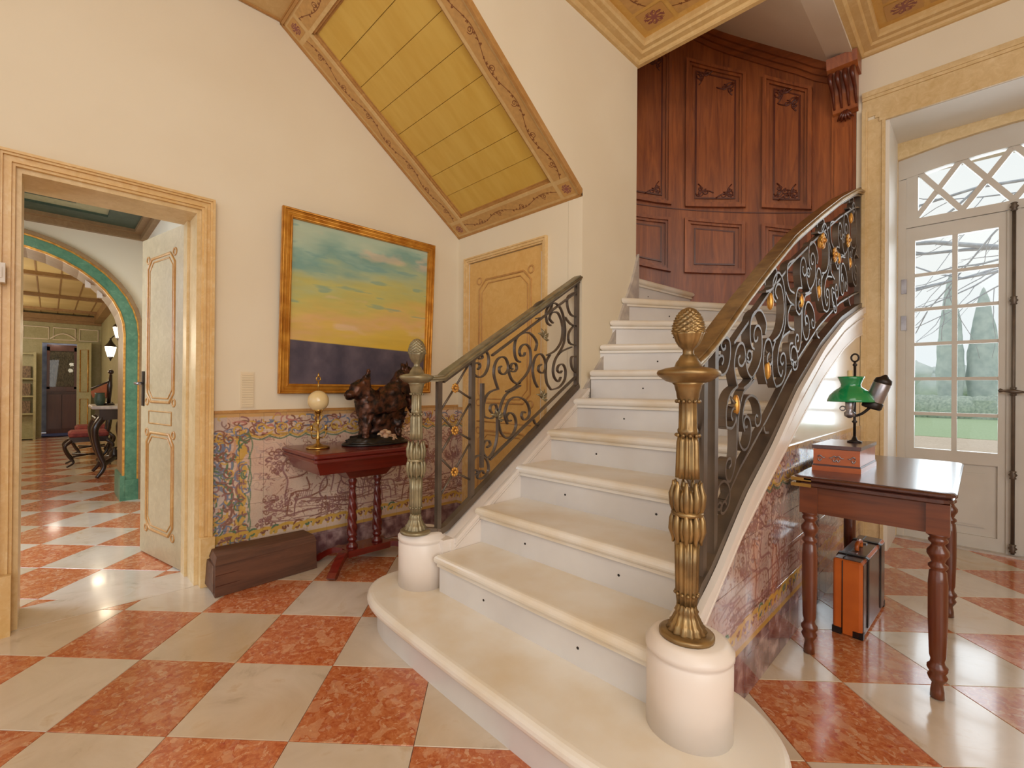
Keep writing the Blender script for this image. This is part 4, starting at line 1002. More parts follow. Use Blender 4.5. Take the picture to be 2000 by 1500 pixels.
# ------------------------------------------------------------------ newel posts and balustrades
def newel(root, c, zb, mat, matcap):
    """turned post: base, reeded shaft, leaf collars, cap and pine-cone finial. heights from zb"""
    x, y = c; H = .72
    flu = lambda n, d: (lambda a, z: 1 - d * (.5 + .5 * math.cos(n * a)))
    part('base_plate', MB().lathe([(.001, 0), (.072, 0), (.072, .010), (.066, .014), (.001, .014)], (x, y, zb), 32), mat, root)
    nw = part('newel_post', MB().lathe([(.052, .012), (.054, .018), (.048, .026), (.049, .032), (.042, .038), (.036, .052), (.029, .064), (.032, .070), (.027, .078), (.026, .088)], (x, y, zb), 56, flu(14, .13)), mat, root)
    part('lower_shaft', MB().lathe([(.026, .085), (.030, .12), (.032, .20), (.033, .265)], (x, y, zb), 48, flu(12, .22)), mat, nw)
    for q, n_ in ((.118, 12), (.56, 10), (.655, 12)):
        bd = MB()
        for k in range(n_): a = 2 * PI * k / n_; bd.sphere((x + .029 * math.cos(a), y + .029 * math.sin(a), zb + q), .0058, 6, 4)
        part('bead_ring', bd, mat, nw)
    for z0, sg in ((.285, -1), (.345, 1)):
        bulbp = [(.030, 0), (.038, .02), (.041, .045), (.036, .065), (.030, .075)]
        part('leaf_collar', MB().lathe([(r, z0 - .01 + z) for r, z in bulbp] if sg > 0 else [(r, z0 + .055 - z) for r, z in bulbp][::-1], (x, y, zb), 64, flu(9, .16)), mat, nw)
        lm = MB()
        for k in range(9):
            a = 2 * PI * k / 9; pts = []
            for t, rr_ in ((0, .033), (.03, .0385), (.06, .0395), (.085, .035), (.097, .037)): pts.append((x + rr_ * math.cos(a), y + rr_ * math.sin(a), zb + z0 + (0 if sg > 0 else .06) + sg * (t - .01)))
            lm.tube(pts, .006, 6, rr=[.004, .009, .010, .006, .003])
        part('acanthus_leaf', lm, mat, nw)
    part('waist_ring', MB().lathe([(.030, .332), (.040, .336), (.043, .342), (.040, .348), (.030, .352)], (x, y, zb), 32), mat, nw)
    part('upper_shaft', MB().lathe([(.033, .44), (.032, .47), (.030, .54), (.026, .56)], (x, y, zb), 48, flu(10, .24)), mat, nw)
    part('neck', MB().lathe([(.026, .56), (.027, .575), (.025, .58), (.024, .65), (.029, .665), (.031, .68), (.034, .690), (.036, .700), (.044, .708)], (x, y, zb), 48, lambda a, z: 1 - (.14 * (.5 + .5 * math.cos(10 * a)) if .579 < z < .651 else 0)), mat, nw)
    cp = part('cap', MB().lathe([(.040, .706), (.058, .711), (.070, .720), (.080, .727), (.083, .734), (.080, .741), (.060, .748), (.036, .752), (.032, .764), (.026, .772), (.020, .784), (.001, .786)], (x, y, zb), 36), matcap, root)
    def cone(a, z):
        k = math.floor((z - .846) / .0072 + .01); return 1 + .12 * math.cos(11 * a + (PI if k % 2 else 0))
    prof = [(.018, .782), (.014, .79), (.015, .800), (.026, .810), (.034, .824), (.040, .841), (.043, .848)]
    part('finial_cup', MB().lathe(prof, (x, y, zb), 48, lambda a, z: 1 - .08 * (.5 + .5 * math.cos(12 * a)) if z > .802 else 1), mat, cp)
    pc = [(.041 * math.sqrt(max(0.0, 1 - ((z - .846) / .0725) ** 2)) * (.93 if i % 2 else 1.0) + .0006, z) for i, z in enumerate([.846 + .0036 * k for k in range(21)])]
    part('pine_cone', MB().lathe(pc, (x, y, zb), 88, cone), mat, cp)
SCR = [[(-0.028,0.896),(-0.014,0.903),(-0.018,0.928),(-0.04,0.951),(-0.057,0.95),(-0.063,0.922),(-0.053,0.879),(-0.017,0.831),(0.019,0.822),(0.042,0.849),(0.05,0.902),(0.041,0.957),(0.014,1.0),(-0.019,1.017),(-0.034,1.001),(-0.018,0.964),(0.004,0.955),(-0.0,0.974)],[(0.146,0.783),(0.13,0.784),(0.134,0.747),(0.166,0.706),(0.197,0.712),(0.198,0.758),(0.177,0.82),(0.145,0.854),(0.114,0.857),(0.093,0.824),(0.089,0.767),(0.104,0.696),(0.124,0.626)],[(0.236,0.689),(0.219,0.714),(0.231,0.736),(0.261,0.709),(0.269,0.666),(0.248,0.659),(0.219,0.69)],[(0.202,0.747),(0.207,0.688),(0.228,0.616),(0.266,0.553),(0.3,0.528)],[(0.338,0.741),(0.329,0.724),(0.303,0.74),(0.291,0.785),(0.307,0.814),(0.341,0.804),(0.377,0.748),(0.389,0.673),(0.383,0.595),(0.352,0.554),(0.3,0.541),(0.249,0.535),(0.184,0.56)],[(0.299,0.694),(0.269,0.734),(0.252,0.795),(0.251,0.867),(0.272,0.911),(0.323,0.907),(0.376,0.869),(0.422,0.794),(0.443,0.732),(0.428,0.685)],[(0.018,0.524),(0.014,0.601),(0.032,0.651),(0.066,0.66),(0.12,0.633)],[(0.078,0.492),(0.063,0.528),(0.07,0.555),(0.101,0.536),(0.113,0.492),(0.102,0.456),(0.067,0.461),(0.018,0.52)],[(0.113,0.492),(0.118,0.389),(0.115,0.271),(0.092,0.203),(0.054,0.188),(0.02,0.248),(0.013,0.303),(0.027,0.333),(0.057,0.307),(0.065,0.27),(0.042,0.274)],[(0.227,0.3),(0.202,0.319),(0.189,0.362),(0.21,0.373),(0.243,0.332),(0.264,0.269),(0.265,0.212),(0.236,0.177),(0.191,0.197),(0.15,0.275),(0.13,0.363),(0.133,0.443),(0.148,0.498),(0.184,0.537),(0.25,0.52),(0.301,0.508)],[(0.346,0.249),(0.324,0.277),(0.313,0.255),(0.333,0.204),(0.369,0.187),(0.382,0.224),(0.363,0.307),(0.319,0.387),(0.259,0.452),(0.209,0.469),(0.181,0.431),(0.177,0.373),(0.198,0.299)],[(0.485,0.525),(0.461,0.527),(0.462,0.489),(0.5,0.44),(0.526,0.461),(0.518,0.537),(0.484,0.611),(0.442,0.636),(0.415,0.603),(0.408,0.525),(0.425,0.435),(0.453,0.36)],[(0.684,0.301),(0.664,0.3),(0.638,0.349),(0.653,0.377),(0.694,0.351),(0.721,0.278),(0.716,0.199),(0.68,0.177),(0.639,0.187),(0.579,0.228)],[(0.674,0.255),(0.649,0.236),(0.608,0.313),(0.597,0.393),(0.621,0.461),(0.677,0.479),(0.784,0.435)],[(0.579,0.228),(0.539,0.32),(0.526,0.417),(0.528,0.503),(0.566,0.541)],[(0.83,0.155),(0.791,0.236),(0.779,0.312),(0.79,0.341),(0.834,0.308)],[(-0.062,0.204),(-0.041,0.197),(-0.023,0.164),(-0.037,0.157),(-0.058,0.186)],[(-0.058,0.194),(-0.062,0.262),(-0.041,0.287),(0.002,0.255),(0.043,0.177),(0.055,0.099),(0.033,0.077),(-0.004,0.094),(-0.026,0.131),(-0.012,0.153),(0.01,0.137),(0.022,0.104)],[(0.419,0.123),(0.437,0.071),(0.484,0.026)],[(0.593,0.796),(0.558,0.861),(0.585,0.894),(0.646,0.841),(0.688,0.695),(0.677,0.576),(0.618,0.538),(0.537,0.561)],[(0.57,0.792),(0.535,0.847),(0.53,0.952),(0.603,0.964),(0.675,0.853),(0.713,0.676),(0.702,0.535),(0.642,0.477)],[(0.424,0.993),(0.423,1.062),(0.489,1.059),(0.568,1.008),(0.575,0.942),(0.512,0.913),(0.435,0.946)],[(0.853,0.662),(0.775,0.74),(0.736,0.854),(0.748,0.932),(0.85,0.909)],[(0.855,0.391),(0.764,0.486),(0.751,0.583),(0.801,0.611),(0.853,0.572)],[(0.712,0.763),(0.775,0.652),(0.853,0.572)]]
# left balustrade: straight, plane y = 1.765
YL = 1.765
bl = thing('balustrade', 'left wrought-iron stair balustrade of scrolls with patinated bronze newel', 'balustrade', (1.35, YL, .43), group='iron stair balustrades')
newel(bl, (1.283, 1.815), .430, bronze_green, bronze_green)
def zbl(x): return .412 + (x - 1.407) * .645
def ztl(x): return 1.150 + (x - 1.399) * .5935
hr = catmull([(1.30, 1.80, 1.158), (1.36, YL + .01, 1.160), (1.395, YL, 1.165)], 3) + [Vector((x, YL, ztl(x) + .022)) for x in (1.42, 1.6, 1.9, 2.2, XC - .002)]
part('handrail', MB().flat(hr, (0, 1, 0), .052, .030), bronze_green, bl)
part('handrail_bead', MB().tube([p + Vector((0, -.028, .0)) for p in hr], .008, 6), bronze_green, bl)
part('top_rail', MB().flat([(1.40, YL, ztl(1.40) - .006), (XC - .003, YL, ztl(XC) - .006)], (0, 1, 0), .03, .012), iron, bl)
part('base_rail', MB().flat([(1.30, 1.80, .437), (1.385, YL, .425), (1.43, YL, zbl(1.43) + .012), (XC - .003, YL, zbl(XC) + .012)], (0, 1, 0), .036, .030), iron, bl)
part('upper_rail', MB().flat([(1.735, YL, 1.290), (XC - .01, YL, 1.745)], (0, 1, 0), .018, .010), iron, bl)
part('lower_rail', MB().flat([(1.722, YL, .735), (XC - .01, YL, 1.20)], (0, 1, 0), .018, .010), iron, bl)
for x, w_ in ((1.378, .024), (1.592, .026), (XC - .016, .024)): part('baluster', MB().box((x - w_ / 2, YL - .012, zbl(x) + (.02 if x > 1.4 else .03)), (x + w_ / 2, YL + .012, ztl(x) + .01)), iron, bl)
part('baluster', MB().box((1.655, YL - .009, .70), (1.673, YL + .009, 1.14)), iron, bl)
def brace(root, x0, x1, z0, z1, y, mat=iron):
    part('brace', MB().tube([(x0, y, z0), (x1, y, z1)], .0055, 6), mat, root)
def rosette(root, c, r=.018, y=None):
    mb = MB(); x, y, z = c
    for k in range(8): a = 2 * PI * k / 8; mb.sphere((x + r * math.cos(a), y - .006, z + r * math.sin(a)), r * .48, 8, 6, (1, .5, 1))
    mb.sphere((x, y - .010, z), r * .5, 8, 6); part('rosette', mb, gold, root, 'gilded flower rosette')
for i, zc_ in enumerate((1.115, .905, .70)):
    rosette(bl, (1.476, YL, zc_), .017)
    for dx, dz in ((-.095, .085), (.11, -.055), (.10, .13), (-.095, -.12)):
        z1 = zc_ + dz
        if z1 < ztl(1.476 + dx) + .01 and z1 > zbl(1.476 + dx) + .02: brace(bl, 1.476, 1.476 + dx, zc_, z1, YL)
def scroll(root, pts, side=(0, 1, 0), w=.016, t=.0075, par='scroll', mat=iron):
    part(par, MB().flat(catmull([Vector(p) for p in pts], 4), side, w, t), mat, root)
for c in SCR:
    scroll(bl, [(1.66 + s, YL, zbl(1.66 + s) + t * (ztl(1.66 + s) - zbl(1.66 + s))) for s, t in c])
def leafs(root, c, y, sgn=1, mat=bronze_green):
    mb = MB(); x, z = c
    for a in (.3, .9, 1.7, 2.5, -.5): mb.tube([(x, y, z), (x + .03 * math.cos(a) * sgn, y - .008, z + .03 * math.sin(a)), (x + .055 * math.cos(a + .25) * sgn, y - .002, z + .055 * math.sin(a + .25))], .008, 5, rr=[.005, .009, .002])
    part('leaf_spray', mb, mat, root)
leafs(bl, (1.775, .955), YL); leafs(bl, (2.15, 1.06), YL); leafs(bl, (2.16, 1.42), YL)

# right balustrade: plane y = .592, curves upward
YR = .594
TOPR = [(1.30, 1.165), (1.40, 1.172), (1.552, 1.252), (1.831, 1.425), (2.125, 1.597), (2.5, 1.805), (2.994, 2.033), (3.519, 2.265), (4.025, 2.465), (4.16, 2.505), (4.285, 2.53)]
def ztr(x): return interp(x, TOPR)
def zbr(x): return zt_(x) + .018
xs2 = [1.40 + (4.275 - 1.40) * i / 40 for i in range(41)]
br = thing('balustrade', 'right wrought-iron stair balustrade of scrolls with gilded bronze newel', 'balustrade', (1.33, YR, .43), group='iron stair balustrades')
newel(br, (1.318, .555), .430, bronze, bronze)
hr = catmull([(1.318, .56, 1.172), (1.36, .58, 1.176), (1.40, YR, 1.186)], 3) + [Vector((x, YR, ztr(x) + .010)) for x in xs2[1:]]
part('handrail', MB().flat(hr, (0, 1, 0), .056, .032), bronze, br)
part('handrail_bead', MB().tube([p + Vector((0, -.029, .002)) for p in hr], .009, 8), bronze, br)
part('handrail_end', MB().lathe([(.03, 0), (.04, .006), (.034, .014), (.02, .02)], (4.268, YR, ztr(4.28) + .01), 16, axis=(1, 0, 0)), bronze, br)
part('top_rail', MB().flat([(x, YR, ztr(x) - .016) for x in xs2], (0, 1, 0), .034, .012), iron, br)
part('base_rail', MB().flat([(1.31, .575, .432), (1.38, YR - .005, .436)] + [(x, YR, zbr(x)) for x in xs2[1:]], (0, 1, 0), .045, .034), iron, br)
part('upper_rail', MB().flat([(x, YR, ztr(x) - .10) for x in xs2[5:]], (0, 1, 0), .024, .010), iron, br)
part('lower_rail', MB().flat([(x, YR, zbr(x) + .10) for x in xs2[4:]], (0, 1, 0), .024, .010), iron, br)
for x, w_ in ((1.505, .028), (1.592, .028), (4.235, .03), (4.26, .02)): part('baluster', MB().box((x - w_ / 2, YR - .016, zbr(x)), (x + w_ / 2, YR + .016, ztr(x) - .01)), iron, br)
for zc_ in (1.0, .78):
    for dx, dz in ((-.09, .07), (.0, -.0)): pass
    brace(br, 1.40, 1.495, zc_ + .08, zc_ - .01, YR); brace(br, 1.495, 1.42, zc_ - .01, zc_ - .16, YR)
per = .865
for rep in range(3):
    for ci, c in enumerate(SCR):
        if rep == 2 and max(s for s, t in c) > .80: continue
        pts = []
        for s, t in c:
            x = 1.665 + rep * per + s; a, b = zbr(x) + .0, ztr(x) - .016; pts.append((x, YR, a + (.03 + .94 * t) * (b - a)))
        if rep and ci == 0: continue
        scroll(br, pts, w=.030, t=.009)
    x0 = 1.665 + rep * per
    for s, t in ((.115, .52), (.47, .42), (.50, .80)):
        x = x0 + s; z = lerp(zbr(x), ztr(x), t)
        mb = MB().sphere((x, YR - .012, z), .021, 10, 8, (.6, .6, 1.7), lambda d: 1 + .08 * math.sin(9 * d.z)); part('gilt_bud', mb, gold, br, 'gilded bud ornament')
    leafs(br, (x0 + .11, lerp(zbr(x0), ztr(x0), .60)), YR, 1, iron); leafs(br, (x0 + .49, lerp(zbr(x0 + .49), ztr(x0 + .49), .46)), YR, 1, iron)
for x, t in ((3.35, .60), (3.75, .63), (3.05, .80)):
    z = lerp(zbr(x), ztr(x), t); rosette(br, (x, YR - .015, z), .030)
# ------------------------------------------------------------------ painting
pt = thing('framed_painting', 'large gilt-framed abstract seascape, yellow and turquoise sky over a dark sea', 'painting', (1.615, YA, 1.07))
X0, X1, Z0, Z1 = 1.035, 2.197, 1.07, 2.218
def lean(z): return .02 + .05 * (z - Z0) / (Z1 - Z0)
def pp(x, z, n): return (x, YA - lean(z) - n, z)
fw = .062
for a, b, c, d in ((X0, X1, Z1 - fw, Z1), (X0, X1, Z0, Z0 + fw), (X0, X0 + fw, Z0 + fw, Z1 - fw), (X1 - fw, X1, Z0 + fw, Z1 - fw)):
    part('frame_member', MB().hexa([pp(a, c, 0), pp(b, c, 0), pp(b, c, .022), pp(a, c, .022), pp(a, d, 0), pp(b, d, 0), pp(b, d, .022), pp(a, d, .022)]), gilt_frame, pt)
fm = MB()
for e, r, n in ((.008, .009, .024), (.028, .006, .020), (.052, .008, .022)):
    fm.tube([pp(X0 + e, Z0 + e, n), pp(X1 - e, Z0 + e, n), pp(X1 - e, Z1 - e, n), pp(X0 + e, Z1 - e, n)], r, 6, closed=True)
part('frame_bead', fm, gilt_frame, pt)
part('canvas', MB().quad([pp(X0 + fw - .004, Z0 + fw - .004, .006), pp(X1 - fw + .004, Z0 + fw - .004, .006), pp(X1 - fw + .004, Z1 - fw + .004, .006), pp(X0 + fw - .004, Z1 - fw + .004, .006)], [(0, 0), (1, 0), (1, 1), (0, 1)]), painting_m, pt)
part('backing', MB().hexa([pp(X0 + .01, Z0 + .01, -.012), pp(X1 - .01, Z0 + .01, -.012), pp(X1 - .01, Z0 + .01, 0), pp(X0 + .01, Z0 + .01, 0), pp(X0 + .01, Z1 - .01, -.012), pp(X1 - .01, Z1 - .01, -.012), pp(X1 - .01, Z1 - .01, 0), pp(X0 + .01, Z1 - .01, 0)]), chest_wood, pt)

# ------------------------------------------------------------------ pedestal card table against the left wall
TX0, TX1, TY0, TY1, TZ = 1.055, 1.82, 2.43, 2.925, .745
ct_ = thing('pedestal_table', 'red mahogany pedestal table with twin twisted columns under the painting', 'table', (1.44, 2.68, 0))
def rrect(x0, x1, y0, y1, r, n=4):
    P = []
    for cx, cy, a in ((x1 - r, y0 + r, -PI / 2), (x1 - r, y1 - r, 0), (x0 + r, y1 - r, PI / 2), (x0 + r, y0 + r, PI)):
        for k in range(n + 1): P.append((cx + r * math.cos(a + PI / 2 * k / n), cy + r * math.sin(a + PI / 2 * k / n)))
    return P
def slab(poly, prof):   # prof: (inset, z)
    return MB().rings([[(p[0], p[1], z) for p in inset(poly, d)] for d, z in prof], smooth=False)
part('table_top', slab(rrect(TX0, TX1, TY0, TY1, .02), [(.006, TZ - .028), (0, TZ - .022), (0, TZ - .008), (.004, TZ - .002), (.010, TZ)]), table_red, ct_)
part('fold_leaf', slab(rrect(TX0 + .004, TX1 - .004, TY0 + .004, TY1 - .004, .02), [(.004, TZ - .052), (0, TZ - .046), (0, TZ - .034), (.004, TZ - .030)]), table_red, ct_)
part('apron', MB().hexa([(x, y, z) for z, i in ((TZ - .125, .055), (TZ - .054, .02)) for x, y in ((TX0 + i, TY0 + i), (TX1 - i, TY0 + i), (TX1 - i, TY1 - i), (TX0 + i, TY1 - i))]), table_red, ct_)
part('pedestal_block', MB().hexa([(x, y, z) for z, a, b in ((TZ - .20, .13, .05), (TZ - .124, .19, .08)) for x, y in ((1.505 - a, 2.70 - b), (1.505 + a, 2.70 - b), (1.505 + a, 2.70 + b), (1.505 - a, 2.70 + b))]), table_red, ct_)
for cx in (1.42, 1.60):
    tw = lambda a, z: 1 + (.16 * math.cos(4 * a + 95 * z) if .17 < z < .47 else 0)
    prof = [(.034, .095), (.036, .11), (.024, .125), (.020, .135), (.030, .145), (.030, .155), (.022, .165)] + [(.031 - .012 * (z - .17) / .3, z) for z in np.linspace(.175, .465, 30)] + [(.019, .475), (.026, .483), (.019, .49), (.022, .50), (.028, .515), (.028, .525), (.019, .535), (.030, .548)]
    part('twisted_column', MB().lathe(prof, (cx, 2.70, 0), 24, tw), table_red_v, ct_)
part('stretcher_block', MB().box((1.36, 2.63, .06), (1.66, 2.77, .10)), table_red, ct_)
for cx, sx_ in ((1.40, -1), (1.62, 1)):
    for sy_ in (-1, 1):
        ex = cx + sx_ * (.19 if sy_ < 0 else .12); ey = 2.70 + sy_ * .17
        pts = catmull([(cx, 2.70, .075), (lerp(cx, ex, .4), lerp(2.70, ey, .4), .085), (lerp(cx, ex, .75), lerp(2.70, ey, .75), .055), (ex, ey, .02), (lerp(cx, ex, 1.08), lerp(2.70, ey, 1.1), .035)], 5)
        part('scroll_foot', MB().flat(pts, Vector((ey - 2.70, -(ex - cx), 0)).normalized(), .05, .034), table_red, ct_)

# ------------------------------------------------------------------ globe lamp
gx, gy = 1.19, 2.70
gl_ = thing('globe_lamp', 'small brass lamp with a cream glass globe on the red table', 'lamp', (gx, gy, TZ))
part('base', MB().lathe([(.001, 0), (.068, 0), (.070, .008), (.060, .014), (.03, .02), (.012, .03), (.010, .05)], (gx, gy, TZ), 28), brass, gl_)
part('stem', MB().lathe([(.009, .045), (.014, .06), (.008, .075), (.006, .14), (.012, .15), (.006, .16), (.007, .19), (.014, .20), (.008, .215), (.018, .225)], (gx, gy, TZ), 16), brass, gl_)
part('globe', MB().sphere((gx, gy, TZ + .285), .062, 24, 16), globe_cream, gl_, 'cream opal glass globe')
part('globe_cup', MB().lathe([(.010, .205), (.024, .218), (.036, .24), (.030, .238), (.012, .22)], (gx, gy, TZ), 24), brass, gl_)
part('top_rod', MB().tube([(gx, gy, TZ + .345), (gx, gy, TZ + .405)], .005, 8), brass, gl_)
part('ring', MB().tube([(gx + .013 * math.cos(a), gy, TZ + .418 + .013 * math.sin(a)) for a in np.linspace(0, 2 * PI, 15)[:-1]], .004, 6, closed=True), brass, gl_)
part('spike', MB().lathe([(.004, .43), (.007, .436), (.001, .455)], (gx, gy, TZ), 8), brass, gl_)
ca = MB()
for sg in (-1, 1): ca.tube(catmull([(gx, gy, TZ + .07), (gx + sg * .03, gy, TZ + .06), (gx + sg * .045, gy - .01, TZ + .085), (gx + sg * .045, gy - .01, TZ + .11)], 4), .004, 6); ca.lathe([(.003, .105), (.010, .112), (.008, .125), (.009, .14)], (gx + sg * .045, gy - .01, TZ), 10)
part('side_arms', ca, brass, gl_)
cu = MB()
for k in range(4): a = k * PI / 2 + .4; cu.tube(catmull([(gx + .01 * math.cos(a), gy + .01 * math.sin(a), TZ + .16), (gx + .03 * math.cos(a), gy + .03 * math.sin(a), TZ + .18), (gx + .022 * math.cos(a), gy + .022 * math.sin(a), TZ + .20), (gx + .034 * math.cos(a), gy + .034 * math.sin(a), TZ + .235)], 4), .0035, 6)
part('cage_wires', cu, brass, gl_)

# ------------------------------------------------------------------ bronze animal group
bx, by = 1.575, 2.68
sc2 = thing('bronze_sculpture', 'mottled dark bronze beast on an oval rocky base on the red table', 'sculpture', (bx, by, TZ))
part('base_slab', MB().lathe([(.001, 0), (.232, 0), (.236, .008), (.226, .016), (.001, .018)], (bx, by, TZ), 40, sy=.56), black_stone, sc2)
def rock(d): return 1 + .25 * mnoise.noise(Vector((d.x * 5, d.y * 5, d.z * 5)))
part('rocky_ground', MB().sphere((bx, by, TZ + .012), .20, 40, 18, (1.02, .55, .30), rock), black_stone, sc2)
def skin(name, verts, edges, radii, mat, parent, sub=2):
    off = root_off(parent)
    me = bpy.data.meshes.new(name); me.from_pydata([(v[0] - off[0], v[1] - off[1], v[2] - off[2]) for v in verts], edges, [])
    o = bpy.data.objects.new(name, me); COL.objects.link(o); me.materials.append(mat)
    o.modifiers.new('skin', 'SKIN'); sm = o.modifiers.new('sub', 'SUBSURF'); sm.levels = sub; sm.render_levels = sub
    if not me.skin_vertices: 
        bm = bmesh.new(); bm.from_mesh(me); bm.verts.layers.skin.verify(); bm.to_mesh(me); bm.free()
    for i, r in enumerate(radii): me.skin_vertices[0].data[i].radius = (r, r)
    me.skin_vertices[0].data[0].use_root = True
    dg = bpy.context.evaluated_depsgraph_get(); m2 = bpy.data.meshes.new_from_object(o.evaluated_get(dg))
    bpy.data.objects.remove(o)
    for p in m2.polygons: p.use_smooth = True
    q = bpy.data.objects.new(name, m2); COL.objects.link(q); q.parent = parent; OFF[q.name] = off; return q
V = [(1.62, by, 1.00), (1.50, by, 1.03), (1.46, by, 1.10), (1.40, by - .01, 1.075), (1.345, by - .02, 1.055), (1.70, by, 1.06), (1.76, by, 1.14), (1.80, by, 1.24), (1.82, by, 1.08), (1.85, by, .96), (1.885, by, .87),
     (1.49, by - .03, .93), (1.475, by - .03, .82), (1.48, by - .04, .765), (1.51, by + .04, .92), (1.50, by + .04, .82), (1.51, by + .04, .765), (1.74, by - .03, .95), (1.71, by - .03, .85), (1.73, by - .04, .765), (1.76, by + .04, .95), (1.74, by + .04, .85), (1.76, by + .04, .765), (1.50, by - .02, 1.17), (1.505, by - .02, 1.235), (1.475, by + .03, 1.15), (1.80, by, 1.28)]
E = [(0, 1), (1, 2), (2, 3), (3, 4), (0, 5), (5, 6), (6, 7), (6, 8), (8, 9), (9, 10), (1, 11), (11, 12), (12, 13), (1, 14), (14, 15), (15, 16), (5, 17), (17, 18), (18, 19), (5, 20), (20, 21), (21, 22), (2, 23), (23, 24), (2, 25), (7, 26)]
Rr = [.075, .080, .064, .046, .034, .082, .066, .048, .046, .026, .012, .040, .026, .022, .038, .026, .022, .048, .030, .022, .045, .030, .022, .026, .012, .020, .016]
V.pop(); E.pop(); Rr.pop()
bst = skin('beast', V, E, Rr, bronze_dark, sc2, 3)
for v in bst.data.vertices:
    v.co += v.normal * (.016 * mnoise.noise(v.co * 22) + .008 * mnoise.noise(v.co * 60))
def crag(d): return 1 + .45 * mnoise.noise(d * 2.6 + Vector((3, 1, 7))) + .22 * mnoise.noise(d * 8)
part('crag', MB().sphere((1.635, by + .02, .87), .125, 40, 26, (1.0, .6, 1.2), crag), bronze_dark, sc2)
part('upright_growth', MB().sphere((1.81, by + .02, 1.16), .075, 28, 20, (.7, .6, 1.6), crag), bronze_dark, sc2)
for cx, cz, r in ((1.60, .80, .055), (1.79, .83, .045), (1.655, .78, .04)):
    fl = MB()
    for k in range(9):
        a = 2 * PI * k / 9 + cx * 7; fl.sphere((cx + r * .6 * math.cos(a), by - .06 - .01 * (k % 2), cz + r * .55 * math.sin(a)), r * .42, 8, 6, (1, .5, .6))
    fl.sphere((cx, by - .075, cz), r * .4, 8, 6); part('blossom', fl, pale_flower, sc2, 'pale metal blossom on the rocks')

# ------------------------------------------------------------------ rough dark chest at the foot of the wall
ch = thing('wooden_chest', 'long rough dark wooden chest with sloping sides against the painted dado', 'chest', (.93, 2.84, 0))
cc = [(.645, 2.715), (1.215, 2.755), (1.205, 2.93), (.66, 2.945)]
body = [(x, y, .002) for x, y in cc] + [(lerp(x, .93, .015), lerp(y, 2.84, .10), .165) for x, y in cc]
mb = MB().hexa(body); part('body', mb, chest_wood, ch)
part('lid', MB().hexa([(lerp(x, .93, .005), lerp(y, 2.84, .03), .167) for x, y in cc] + [(lerp(x, .93, .05), lerp(y, 2.84, .22), .205) for x, y in cc]), chest_wood, ch)
part('end_batten', MB().hexa([(.640, 2.735, .02), (.652, 2.735, .02), (.652, 2.925, .02), (.640, 2.925, .02), (.648, 2.76, .155), (.66, 2.76, .155), (.66, 2.90, .155), (.648, 2.90, .155)]), chest_wood, ch)
for z in (.055, .11): part('board_line', MB().hexa([(.65, 2.7145 + z * .075, z), (1.21, 2.7545 + z * .075, z), (1.21, 2.76 + z * .075, z), (.65, 2.72 + z * .075, z)] + [(.65, 2.7145 + z * .075, z + .004), (1.21, 2.7545 + z * .075, z + .004), (1.21, 2.76 + z * .075, z + .004), (.65, 2.72 + z * .075, z + .004)]), dark_cab, ch)

# ------------------------------------------------------------------ walnut side table by the entrance
rt = thing('side_table', 'brown walnut side table with turned legs below the right balustrade', 'table', (2.86, .30, 0))
RX0, RX1, RY0, RY1, RZ = 2.335, 3.42, .052, .545, .757
part('table_top', slab(rrect(RX0, RX1, RY0, RY1, .045), [(.010, RZ - .022), (0, RZ - .015), (0, RZ - .008), (.006, RZ - .002), (.014, RZ)]), table_dark, rt)
part('lower_leaf', slab(rrect(RX0 + .005, RX1 - .005, RY0 + .005, RY1 - .005, .045), [(.014, RZ - .046), (.002, RZ - .040), (.002, RZ - .028), (.008, RZ - .024)]), table_dark, rt)
LGX, LGY = (2.385, 3.285), (.10, .488)
for y in LGY: part('apron', MB().box((LGX[0], y - .012, .60), (LGX[1], y + .012, .712)), table_brown, rt)
for x in LGX: part('apron', MB().box((x - .012, LGY[0], .60), (x + .012, LGY[1], .712)), table_brown, rt)
LP_ = [(.012, .0), (.020, .004), (.019, .03), (.015, .055), (.024, .070), (.028, .082), (.022, .094), (.029, .108), (.029, .118), (.021, .128), (.019, .14), (.023, .155), (.027, .30), (.027, .42), (.024, .462), (.019, .468), (.027, .478), (.027, .486), (.018, .495), (.022, .508), (.031, .525), (.031, .538), (.020, .555), (.018, .562), (.027, .572), (.027, .580), (.022, .586), (.030, .594), (.030, .602)]
for x in LGX:
    for y in LGY:
        lg = part('leg', MB().lathe(LP_, (x, y, 0), 24), table_brown_v, rt)
        part('leg_block', MB().box((x - .031, y - .031, .60), (x + .031, y + .031, .712)), table_brown, lg)
for z in (RZ - .038, RZ - .014): part('brass_hinge', MB().box((RX0 + .0, RY1 - .07, z - .007), (RX0 + .05, RY1 + .001, z + .007)), brass, rt, 'brass hinge plate')
# box on it
bxn = thing('wooden_box', 'orange walnut box with metal inlay on the side table', 'box', (2.75, .425, RZ))
BXC = [(2.545, .515), (2.575, .345), (2.93, .335), (2.90, .505)]
def bl_(nm, i, z0, z1, mat, par=None):
    c = [(lerp(x, 2.735, i), lerp(y, .425, i * 1.8)) for x, y in BXC]; return part(nm, MB().hexa([(x, y, z) for z in (z0, z1) for x, y in c]), mat, par or bxn)
bl_('plinth', .0, RZ, RZ + .022, box_wood); bl_('body', .03, RZ + .022, RZ + .098, box_wood); bl_('lid', .0, RZ + .100, RZ + .116, table_dark); bl_('step_moulding', .015, RZ + .022, RZ + .030, dark_cab)
def bf(u, z, n=.0):   # point on the front face of the box
    a = Vector((2.552, .506)); b = Vector((2.578, .352)); p = a.lerp(b, u); d = (b - a).normalized(); q = Vector((d.y, -d.x)) 
    if q.x > 0: q = -q
    p = p + q * n; return (p.x, p.y, RZ + z)
